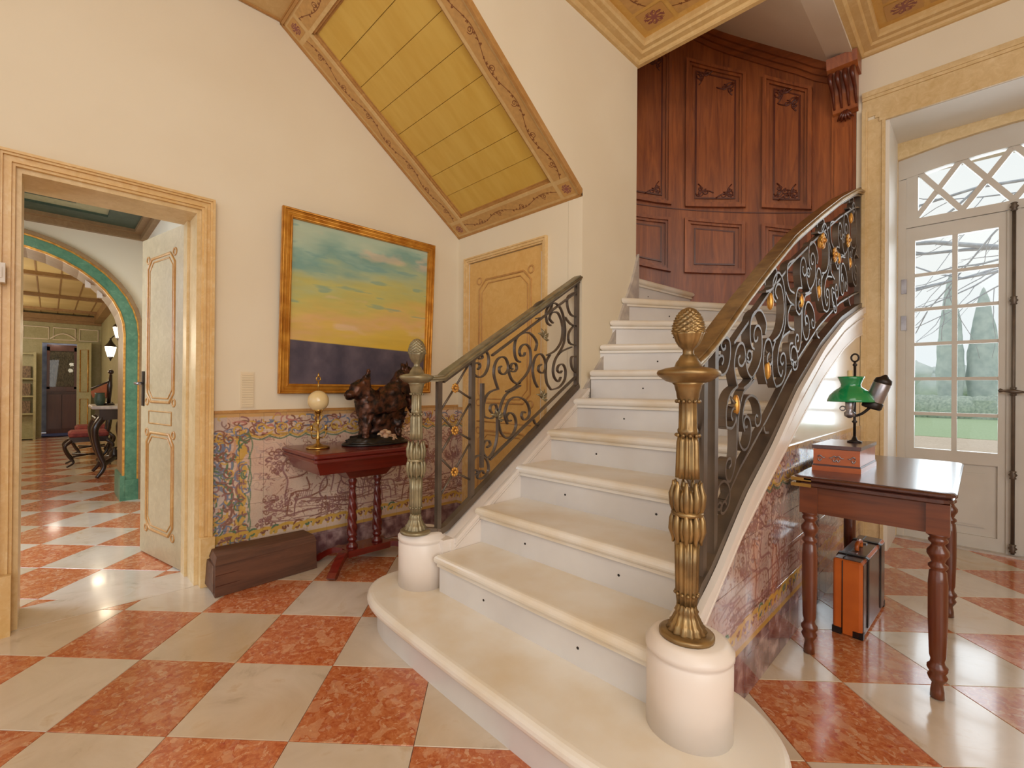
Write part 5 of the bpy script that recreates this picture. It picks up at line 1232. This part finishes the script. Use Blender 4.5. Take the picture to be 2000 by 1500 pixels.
inl = MB()
for u0, sg in ((.5, 1), (.5, -1), (.92, -1), (.08, 1)):
    inl.tube([bf(u0 + sg * .16 * t, .062 + .012 * math.sin(5 * t) * (1 - t), .004) for t in np.linspace(0, 1, 8)], .0022, 5)
    inl.tube([bf(u0 + sg * .08 * t, .056 - .012 * math.sin(3.1 * t), .004) for t in np.linspace(0, 1, 8)], .0022, 5)
part('metal_inlay', inl, silver, bxn, 'grey metal scroll inlay')
# green lamp: pole with shade on one side and tank on the other
px, py, pz = 2.80, .40, RZ + .116
gp = thing('student_lamp', 'brass student lamp with a green glass shade standing on the wooden box', 'lamp', (px, py, pz))
part('foot', MB().lathe([(.001, 0), (.028, 0), (.028, .006), (.012, .012), (.006, .03)], (px, py, pz), 20), dark_metal, gp)
part('pole', MB().lathe([(.0055, .012), (.0055, .09), (.011, .098), (.0055, .106), (.0055, .36), (.010, .366), (.0055, .374), (.005, .385)], (px, py, pz), 12), dark_metal, gp)
part('ring_handle', MB().tube([(px, py + .014 * math.cos(a), pz + .40 + .018 * math.sin(a)) for a in np.linspace(0, 2 * PI, 15)[:-1]], .004, 6, closed=True), dark_metal, gp)
sx0, sy0 = px - .02, py + .012
part('shade', MB().lathe([(.052, .31), (.046, .298), (.038, .275), (.040, .262), (.062, .245), (.082, .222), (.090, .200), (.091, .192), (.088, .192), (.080, .218), (.060, .240), (.036, .258), (.034, .276), (.042, .298), (.050, .311)], (sx0, sy0, pz), 32), green_glass, gp, 'green glass shade')
part('burner', MB().lathe([(.006, .115), (.020, .125), (.022, .14), (.012, .15), (.016, .16), (.018, .20), (.010, .21)], (sx0, sy0 + .004, pz), 16), silver, gp)
part('chimney', MB().lathe([(.014, .20), (.018, .22), (.012, .25), (.010, .34)], (sx0, sy0 + .004, pz), 16), globe_cream, gp)
part('burner_key', MB().tube([(sx0, sy0 + .03 + .010 * math.cos(a), pz + .16 + .010 * math.sin(a)) for a in np.linspace(0, 2 * PI, 12)[:-1]], .003, 5, closed=True), silver, gp)
ta = Vector((.0, -.35, 1)).normalized(); tcn = Vector((px, py - .062, pz + .175))
part('oil_tank', MB().lathe([(.001, -.01), (.030, 0), (.034, .01), (.034, .105), (.028, .118), (.014, .124)], tcn, 24, axis=ta), silver, gp, 'silver oil tank tilted on its bracket')
part('tank_cap', MB().lathe([(.030, .108), (.034, .112), (.030, .130), (.016, .138), (.006, .15), (.001, .152)], tcn, 20, axis=ta), dark_metal, gp)
part('tank_collar', MB().lathe([(.034, -.012), (.038, -.006), (.038, .018), (.034, .022)], tcn, 24, axis=ta), dark_metal, gp)
part('arm', MB().tube(catmull([(sx0, sy0, pz + .13), (px, py, pz + .125), (px, py - .03, pz + .14), tuple(tcn)], 4), .006, 8), dark_metal, gp)
# suitcase under the table
sk = thing('suitcase', 'tan leather suitcase with dark straps standing under the side table', 'suitcase', (2.675, .405, .002), math.radians(-2), local=True)
part('body', slab(rrect(0, .53, -.054, .054, .012, 3), [(.006, .0), (0, .006), (0, .334), (.006, .342)]), leather, sk)
part('top_face', MB().box((.012, -.046, .340), (.518, .046, .344)), leather_dark, sk, 'dark top edge')  # top and long side get darker sheets than the tan body
part('side_face', MB().box((.014, -.0565, .012), (.516, -.053, .33)), leather_dark, sk, 'dark long side')
for x in (.10, .40): part('strap', MB().flat([(x, -.058, .03), (x, -.059, .342), (x, -.05, .3475), (x, .05, .3475), (x, .057, .33)], (1, 0, 0), .028, .004), dark_metal, sk)
part('seam', MB().tube([(-.001, .018, .006), (-.001, .018, .335), (.02, .018, .3455), (.51, .018, .3455)], .0022, 5), dark_metal, sk)
part('handle', MB().tube(catmull([(.19, 0, .345), (.195, 0, .372), (.235, 0, .382), (.275, 0, .372), (.28, 0, .345)], 4), .009, 8), leather, sk)
for x in (.12, .35): part('clasp', MB().box((x - .015, -.012, .344), (x + .015, .02, .350)), silver, sk)
for x in (0.0, .50):
    part('corner_patch', MB().box((x, -.0575, .0), (x + .03, -.02, .03)), dark_metal, sk); part('corner_patch', MB().box((x - .001, .02, .0), (x + .03, .0555, .03)), dark_metal, sk)

# ------------------------------------------------------------------ lobby and far room seen through the left doorway
LYW = 5.60
ACX, ASZ = -.355, 1.60
def ell(a, b, n=22): return [(ACX + a * math.cos(t), ASZ + b * math.sin(t)) for t in np.linspace(0, PI, n)]
ai = ell(.89, .73)
w = MB(); outer = [(x, 3.1) for x, z in ai]
for (p, q) in zip(ai[:-1], ai[1:]):
    w.hexa([(p[0], LYW, p[1]), (q[0], LYW, q[1]), (q[0], 6.05, q[1]), (p[0], 6.05, p[1]), (p[0], LYW, 3.1), (q[0], LYW, 3.1), (q[0], 6.05, 3.1), (p[0], 6.05, 3.1)])
w.box((.535, LYW, 0), (2.4, 6.05, 3.1)); w.box((-3, LYW, 0), (ACX - .89, 6.05, 3.1))
wl = struct('wall_lobby', w, plaster, 'cream lobby wall pierced by the green arch', 'wall')
struct('wall_lobby_right', MB().box((.69, 3.236, 0), (.82, LYW, 3.1)), plaster, 'cream right wall of the lobby behind the open door leaf', 'wall')
struct('wall_lobby_left', MB().box((-3.1, 3.236, 0), (-3, 13.3, 3.1)), plaster, 'cream left wall of the lobby and far room', 'wall')
ga = thing('arch_surround', 'green faux-marble archway with gilt edging between lobby and far room', 'arch', (.6, LYW, 0), kind='structure')
def archband(nm, a0, b0, a1, b1, n0, n1, mat, y=LYW):
    o, i = ell(a1, b1), ell(a0, b0); mb = MB()
    xo, xi = ACX + a1, ACX + a0; o = [(xo, .0)] + o + [(2 * ACX - xo, .0)]; i = [(xi, .0)] + i + [(2 * ACX - xi, .0)]
    R = [[(p[0], y - n0, p[1]), (q[0], y - n0, q[1]), (q[0], y - n1, q[1]), (p[0], y - n1, p[1])] for p, q in zip(i, o)]
    return part(nm, mb.rings(R, smooth=False), mat, ga)
archband('face_band', .885, .725, .985, .815, 0, .02, green); archband('inner_bead', .872, .712, .890, .730, 0, .026, gold)
archband('gilt_fillet', .985, .815, .998, .830, 0, .03, gold); archband('outer_moulding', .998, .830, 1.03, .862, 0, .045, brown_mould)
i_ = ell(.889, .729); i2 = ell(.876, .716); i_ = [(.534, 0)] + i_ + [(ACX - .889, 0)]; i2 = [(.521, 0)] + i2 + [(ACX - .876, 0)]
part('arch_reveal', MB().rings([[(p[0], LYW, p[1]), (q[0], LYW, q[1]), (q[0], 6.06, q[1]), (p[0], 6.06, p[1])] for p, q in zip(i_, i2)], smooth=False), brown_mould, ga)
part('arch_plinth', MB().box((.537, LYW - .034, 0), (.689, LYW - .0005, .20)), green, ga)
part('jamb_plinth', MB().box((.50, LYW - .036, 0), (.5365, 6.06, .24)), green, ga)
for t in (.62, .78): x = ACX + .87 * math.cos(t); z = ASZ + .71 * math.sin(t); part('keystone_block', MB().box((x - .02, LYW + .22, z - .05), (x + .02, LYW + .27, z + .02)), white_plaster, ga)
# lobby ceiling
cb_ = MB().box((-3, 3.236, 2.95), (.70, LYW, 3.1)); cL = struct('ceiling_lobby', cb_, grey_green, 'coffered grey-green ceiling of the lobby', 'ceiling')
def ring_box(mb, x0, x1, y0, y1, w_, z0, z1):
    mb.box((x0, y0, z0), (x1, y0 + w_, z1)); mb.box((x0, y1 - w_, z0), (x1, y1, z1)); mb.box((x0, y0 + w_, z0), (x0 + w_, y1 - w_, z1)); mb.box((x1 - w_, y0 + w_, z0), (x1, y1 - w_, z1)); return mb
part('cornice', ring_box(ring_box(MB(), -3, .69, 3.236, LYW, .045, 2.53, 2.58), -3, .69, 3.236, LYW, .10, 2.58, 2.97), brown_mould, cL)
part('green_cove', ring_box(MB(), -2.9, .59, 3.336, LYW - .10, .22, 2.61, 2.96), green_dark, cL)
part('ceiling_panel', ring_box(MB(), -2.68, .37, 3.556, LYW - .32, .22, 2.63, 2.95), grey_green, cL)
part('green_moulding', ring_box(MB(), -2.46, .15, 3.776, LYW - .54, .05, 2.61, 2.95), green_dark, cL)
part('centre_panel', MB().box((-2.41, 3.826, 2.63), (.10, LYW - .59, 2.95)), M('pale_blue_grey_panel', (176, 190, 190), (160, 178, 180), .6, scale=3), cL)
# far room
struct('wall_far_room', MB().box((.83, 6.05, 0), (.95, 13.3, 3.1)), grey_green, 'grey-green right wall of the far room', 'wall')
FY = 13.2
w = MB(); w.box((-3, FY, 0), (-.12, FY + .12, 3.1)); w.box((.43, FY, 0), (.95, FY + .12, 3.1)); w.box((-.12, FY, 1.98), (.43, FY + .12, 3.1))
we = struct('wall_far_end', w, grey_green, 'painted panelled end wall of the far room', 'wall')
mb = MB()
for x0, x1, z0, z1 in ((-.40, -.02, 2.05, 2.30), (.05, .40, 2.05, 2.30), (.47, .78, 2.05, 2.30)): mb.tube([(x0, FY - .01, z0), (x1, FY - .01, z0), (x1, FY - .01, z1), (x0, FY - .01, z1)], .014, 6, closed=True)
mb.tube([(x, FY - .02, 2.06 + .12 * math.sin(PI * (x - .0) / .42)) for x in np.linspace(.0, .42, 9)], .014, 6); part('overdoor_moulding', mb, white_plaster, we)
part('cornice', MB().box((-3, FY - .10, 2.40), (.83, FY, 2.46)).box((-3, FY - .16, 2.46), (.83, FY, 2.56)), brown_mould, we)
cf = struct('ceiling_far_room', MB().box((-3, 6.05, 2.60), (.83, FY, 2.72)), M('pale_yellow_boards', (206, 186, 136), (194, 172, 118), .6, scale=2, kind='P'), 'yellowish beamed ceiling of the far room', 'ceiling')
for y in (8.4, 10.4, 12.3): part('beam', MB().box((-3, y, 2.55), (.83, y + .09, 2.605)), brown_mould, cf)
for i in range(13): part('board_joint', MB().box((-2.4 + i * .25, 6.1, 2.594), (-2.385 + i * .25, FY, 2.603)), MATS['brown_cornice'], cf)
part('side_cornice', MB().box((.70, 6.06, 2.44), (.83, FY, 2.60)), brown_mould, cf)
# glazed dark cabinet beyond the end doorway
struct('wall_cabinet_room', MB().box((-1.2, 14.5, 0), (1.4, 14.6, 3.1)), blue_grey, 'grey-blue wall of the last room behind the cabinet', 'wall')
cab = thing('display_cabinet', 'tall dark wood display cabinet framed by the far doorway', 'cabinet', (.17, 14.1, 0))
part('carcass', MB().box((-.05, 14.15, .0), (.46, 14.48, 2.0)), dark_cab, cab)
part('shelf_contents', MB().box((.0, 14.12, 1.06), (.41, 14.15, 1.85)), books_m, cab)
for x0, x1, z0, z1 in ((-.05, .0, 1.0, 1.95), (.41, .46, 1.0, 1.95), (-.05, .46, 1.86, 1.95), (-.05, .46, .95, 1.05)): part('door_rail', MB().box((x0, 14.09, z0), (x1, 14.15, z1)), dark_cab, cab)
part('glass', MB().box((.0, 14.105, 1.05), (.41, 14.11, 1.86)), glass, cab)
for x0, x1 in ((-.03, .20), (.21, .44)): part('lower_door', MB().box((x0, 14.10, .10), (x1, 14.15, .88)), dark_cab, cab)
solo('doormat', MB().box((-.12, 13.25, .0), (.43, 13.9, .02)), slab_navy, 'dark blue carpet in the far doorway', 'carpet')
d4 = thing('door_4', 'narrow pale panelled door leaf open beside the far doorway', 'door', (.43, FY - .02, 0), kind='structure')
def q4(a, z, n=0): return (.43 + a * .62, FY - .03 - a * .66 - n, z)
part('leaf', MB().hexa([q4(0, .01), q4(.36, .01), q4(.36, .01, -.04), q4(0, .01, -.04), q4(0, 2.0), q4(.36, 2.0), q4(.36, 2.0, -.04), q4(0, 2.0, -.04)]), grey_green, d4)
for z0, z1 in ((.2, .8), (.95, 1.85)): part('panel_moulding', MB().tube([q4(.08, z0, .01), q4(.28, z0, .01), q4(.28, z1, .01), q4(.08, z1, .01)], .012, 5, closed=True), gold, d4)
sh = thing('bookshelf', 'pale open shelf unit at the left of the far room', 'shelf', (-.33, 12.9, 0))
part('carcass', MB().box((-.70, 12.98, 0), (-.20, 13.0, 1.75)), grey_green, sh); part('side', MB().box((-.24, 12.80, 0), (-.20, 13.0, 1.75)), grey_green, sh)
for z in (.02, .5, .85, 1.2, 1.70): part('shelf', MB().box((-.70, 12.80, z), (-.24, 13.0, z + .03)), grey_green, sh)
for z in (.55, .9, 1.25): part('shelf_contents', MB().box((-.62, 12.86, z - .02), (-.28, 12.98, z + .22)), books_m, sh)
# console with carved legs
cn = thing('console_table', 'carved black-brown console table with marble top in the far room', 'table', (.58, 7.3, 0))
part('marble_top', slab(ccw([(.36, 6.98), (.52, 6.90), (.80, 6.90), (.80, 7.72), (.52, 7.72), (.36, 7.62)]), [(.01, .825), (0, .835), (0, .855), (.01, .865)]), grey_marble, cn)
part('apron', MB().box((.43, 6.98, .70), (.79, 7.64, .825)), black_wood, cn)
def cabriole(root, x, y, sx_, sy_, h, r, nm='leg', mat=black_wood):
    pts = catmull([(x, y, h), (x - sx_ * .07, y - sy_ * .03, h * .80), (x - sx_ * .03, y, h * .45), (x + sx_ * .02, y, h * .2), (x - sx_ * .05, y - sy_ * .03, .02)], 5)
    part(nm, MB().tube(pts, r, 8, rr=[r * lerp(1.5, .7, i / (len(pts) - 1)) for i in range(len(pts))]), mat, root)
for x, y in ((.46, 7.02), (.46, 7.58), (.74, 7.02), (.74, 7.58)): cabriole(cn, x, y, 1, 1 if y < 7.3 else -1, .72, .028)
part('stretcher', MB().tube(catmull([(.46, 7.02, .16), (.6, 7.3, .22), (.46, 7.58, .16)], 5), .03, 8), black_wood, cn); part('urn', MB().lathe([(.03, .18), (.06, .22), (.05, .28), (.02, .31), (.03, .34)], (.6, 7.3, 0), 16), black_wood, cn)
cv_ = MB()
for k in range(5): cv_.sphere((.42, 7.08 + k * .12, .70), .035, 8, 6)
part('carved_swag', cv_, black_wood, cn)
for i, (x, y, lab) in enumerate(((.40, 8.35, 'dark carved chair with red velvet seat, nearer of two beyond the console'), (.50, 9.4, 'dark carved chair with red velvet seat, farther of two beyond the console'))):
    if i == 0:
        c0 = thing('carved_chair', lab, 'chair', (x, y, 0), 0, 'carved chairs in the far room', local=True)
        part('seat', slab(rrect(-.21, .21, -.21, .21, .05), [(.02, .40), (0, .42), (0, .46), (.03, .485)]), red_velvet, c0)
        part('seat_rail', MB().box((-.20, -.20, .34), (.20, .20, .405)), black_wood, c0)
        for a, b in ((-.18, -.18), (.18, -.18), (-.18, .18), (.18, .18)): cabriole(c0, a, b, 1 if a < 0 else -1, 1 if b < 0 else -1, .36, .017)
        bk_ = MB().tube(catmull([(.19, -.16, .40), (.215, -.17, .62), (.23, -.1, .78), (.235, 0, .82), (.23, .1, .78), (.215, .17, .62), (.19, .16, .40)], 4), .018, 8)
        part('back_frame', bk_, black_wood, c0); part('back_splat', MB().box((.205, -.05, .42), (.225, .05, .78)), black_wood, c0); part('cross_stretcher', MB().tube([(-.16, -.16, .15), (.16, .16, .15)], .012, 6).tube([(-.16, .16, .15), (.16, -.16, .15)], .012, 6), black_wood, c0)
    else:
        c1_ = copy_tree(c0); c1_.location = (x, y, 0); c1_['label'] = lab
# wooden lyre-shaped ornament, small urn
ly_ = thing('figure_ornament', 'dark figure ornament with an orange-brown sail on the console', 'ornament', (.52, 7.2, .866))
part('stand', MB().lathe([(.07, 0), (.07, .015), (.02, .03)], (.52, 7.2, .866), 16), black_wood, ly_)
part('sail', MB().prism([(.36, 1.03), (.52, 1.14), (.53, .96), (.47, .93), (.38, .96)], lambda p: (p[0], 7.20, p[1]), lambda p: (p[0], 7.22, p[1])), box_wood, ly_)
part('mast', MB().tube([(.53, 7.2, .88), (.54, 7.2, 1.10), (.55, 7.2, 1.24)], .018, 8, rr=[.02, .028, .016]), black_wood, ly_); part('yard', MB().tube([(.36, 7.19, 1.06), (.56, 7.19, 1.17)], .010, 6), black_wood, ly_); part('head', MB().sphere((.55, 7.2, 1.27), .03, 10, 8), black_wood, ly_)
vz = solo('small_urn', MB().lathe([(.001, 0), (.03, 0), (.05, .03), (.055, .08), (.045, .13), (.05, .15), (.001, .15)], (.44, 7.1, .866), 18), green_dark, 'small dark green urn at the front of the console', 'urn', (.44, 7.1, .866))
for i, (x, y, z, lab) in enumerate(((.62, 8.2, 1.50, 'lit glass lantern on the far room wall, lower of two'), (.66, 7.6, 1.72, 'lit glass lantern on the far room wall, upper of two'))):
    ln = thing('wall_lantern', lab, 'lantern', (x, y, z), group='lit wall lanterns')
    part('lantern_glass', MB().lathe([(.035, 0), (.06, .10), (.065, .14), (.04, .17)], (x, y, z), 8), lit, ln)
    part('cap', MB().lathe([(.075, .14), (.07, .15), (.035, .19), (.01, .24), (.012, .26)], (x, y, z), 8), dark_metal, ln); part('finial', MB().lathe([(.035, 0), (.012, -.03), (.004, -.06)], (x, y, z), 8), dark_metal, ln)
    for k in range(6): a = k * PI / 3; part('glazing_rib', MB().tube([(x + .036 * math.cos(a), y + .036 * math.sin(a), z), (x + .066 * math.cos(a), y + .066 * math.sin(a), z + .14)], .004, 4), dark_metal, ln)
    part('wall_arm', MB().tube(catmull([(x, y, z + .25), (x + .07, y, z + .30), (.83, y, z + .16)], 4), .008, 6), dark_metal, ln)
    bulb('lantern_light', (x - .12, y - .1, z + .05), 2.5, (1, .85, .62), .06)

# ------------------------------------------------------------------ garden
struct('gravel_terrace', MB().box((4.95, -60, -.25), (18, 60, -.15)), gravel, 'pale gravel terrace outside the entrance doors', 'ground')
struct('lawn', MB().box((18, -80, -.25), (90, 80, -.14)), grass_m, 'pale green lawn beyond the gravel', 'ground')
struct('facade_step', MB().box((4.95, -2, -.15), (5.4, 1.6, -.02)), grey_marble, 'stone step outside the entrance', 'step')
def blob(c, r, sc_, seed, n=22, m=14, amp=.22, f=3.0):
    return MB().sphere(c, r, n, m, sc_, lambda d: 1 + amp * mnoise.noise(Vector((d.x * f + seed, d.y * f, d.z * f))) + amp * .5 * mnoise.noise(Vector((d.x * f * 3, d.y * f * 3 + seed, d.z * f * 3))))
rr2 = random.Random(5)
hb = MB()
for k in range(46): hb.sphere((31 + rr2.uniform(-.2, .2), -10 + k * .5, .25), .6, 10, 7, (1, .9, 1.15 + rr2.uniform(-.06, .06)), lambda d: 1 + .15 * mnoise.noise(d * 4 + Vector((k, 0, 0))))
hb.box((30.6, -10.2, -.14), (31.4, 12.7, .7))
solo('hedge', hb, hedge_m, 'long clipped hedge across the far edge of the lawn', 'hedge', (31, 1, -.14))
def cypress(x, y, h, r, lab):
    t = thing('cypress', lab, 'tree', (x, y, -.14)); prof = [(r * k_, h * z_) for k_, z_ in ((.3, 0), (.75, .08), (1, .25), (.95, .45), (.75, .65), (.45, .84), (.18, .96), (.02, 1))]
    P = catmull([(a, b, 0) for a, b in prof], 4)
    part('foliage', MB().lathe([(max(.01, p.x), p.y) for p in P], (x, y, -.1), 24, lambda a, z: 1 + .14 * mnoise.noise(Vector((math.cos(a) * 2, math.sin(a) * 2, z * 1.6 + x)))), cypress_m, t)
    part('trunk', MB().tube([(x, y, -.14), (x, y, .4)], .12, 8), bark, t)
cypress(33, 1.0, 7.1, .50, 'tall cypress, paled for haze, seen through the left column of panes')
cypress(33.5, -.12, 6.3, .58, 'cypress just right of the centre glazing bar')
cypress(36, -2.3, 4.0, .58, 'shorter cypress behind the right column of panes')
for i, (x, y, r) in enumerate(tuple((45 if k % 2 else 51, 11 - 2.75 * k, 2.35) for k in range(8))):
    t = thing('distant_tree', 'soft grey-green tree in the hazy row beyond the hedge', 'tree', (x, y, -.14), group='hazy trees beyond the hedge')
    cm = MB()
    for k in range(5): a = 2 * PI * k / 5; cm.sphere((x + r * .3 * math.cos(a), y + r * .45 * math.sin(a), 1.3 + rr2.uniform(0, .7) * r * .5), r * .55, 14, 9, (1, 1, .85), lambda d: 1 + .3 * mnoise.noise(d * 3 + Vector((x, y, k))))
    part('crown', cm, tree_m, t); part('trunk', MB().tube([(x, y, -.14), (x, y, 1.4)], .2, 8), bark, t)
# bare tree whose branches hang across the upper panes
bt = thing('bare_tree', 'bare winter tree whose branches cross the upper door panes', 'tree', (11.5, -3.6, -.15))
part('trunk', MB().tube(catmull([(11.5, -3.6, -.15), (11.4, -3.5, 1.5), (11.2, -3.2, 3.2), (11.3, -3.3, 5.5)], 5), .28, 10, rr=[lerp(.34, .12, i / 15) for i in range(16)]), bark, bt)
rb = random.Random(12)
def limb(p, d, L, r, depth_, mb):
    n = 6; r = max(r, .0045); pts = [p]; q = Vector(p); dd = Vector(d).normalized()
    for i in range(n):
        dd = (dd + Vector((rb.uniform(-.18, .18), rb.uniform(-.22, .22), rb.uniform(-.24, .2)))).normalized(); q = q + dd * L / n; pts.append(tuple(q))
        if depth_ > 0 and i >= 1:
            for _ in range(1):
                nd = (dd + Vector((rb.uniform(-.8, .8), rb.uniform(-.7, .7), rb.uniform(-.9, .6)))).normalized(); limb(tuple(q), nd, L * rb.uniform(.35, .6), r * .42, depth_ - 1, mb)
    mb.tube(pts, r, 5 if depth_ else 3, rr=[lerp(r, r * .4, i / n) for i in range(n + 1)])
for p, d, L, r in (((11.2, -3.2, 3.05), (-.1, 1, .02), 4.6, .085), ((11.2, -3.2, 3.9), (-.3, 1, .25), 4.4, .05), ((11.2, -3.2, 3.3), (.6, .9, .12), 4.5, .05)):
    mb = MB(); limb(p, d, L, r * .8, 2, mb); part('branch', mb, bark, bt, recalc=False)
# balcony slab outside above the doors, as its pale underside shows in the fanlight
struct('canopy', MB().box((4.95, -3, 3.35), (6.6, 2.5, 3.5)), stone, 'pale canopy slab above the entrance outside', 'canopy')
struct('facade', MB().box((4.845, .60, -.2), (4.95, 8, 6)).box((4.845, -8, -.2), (4.95, -.95, 6)).box((4.845, -.95, 3.1), (4.95, .60, 6)), stone, 'outer face of the house beside the entrance', 'wall')
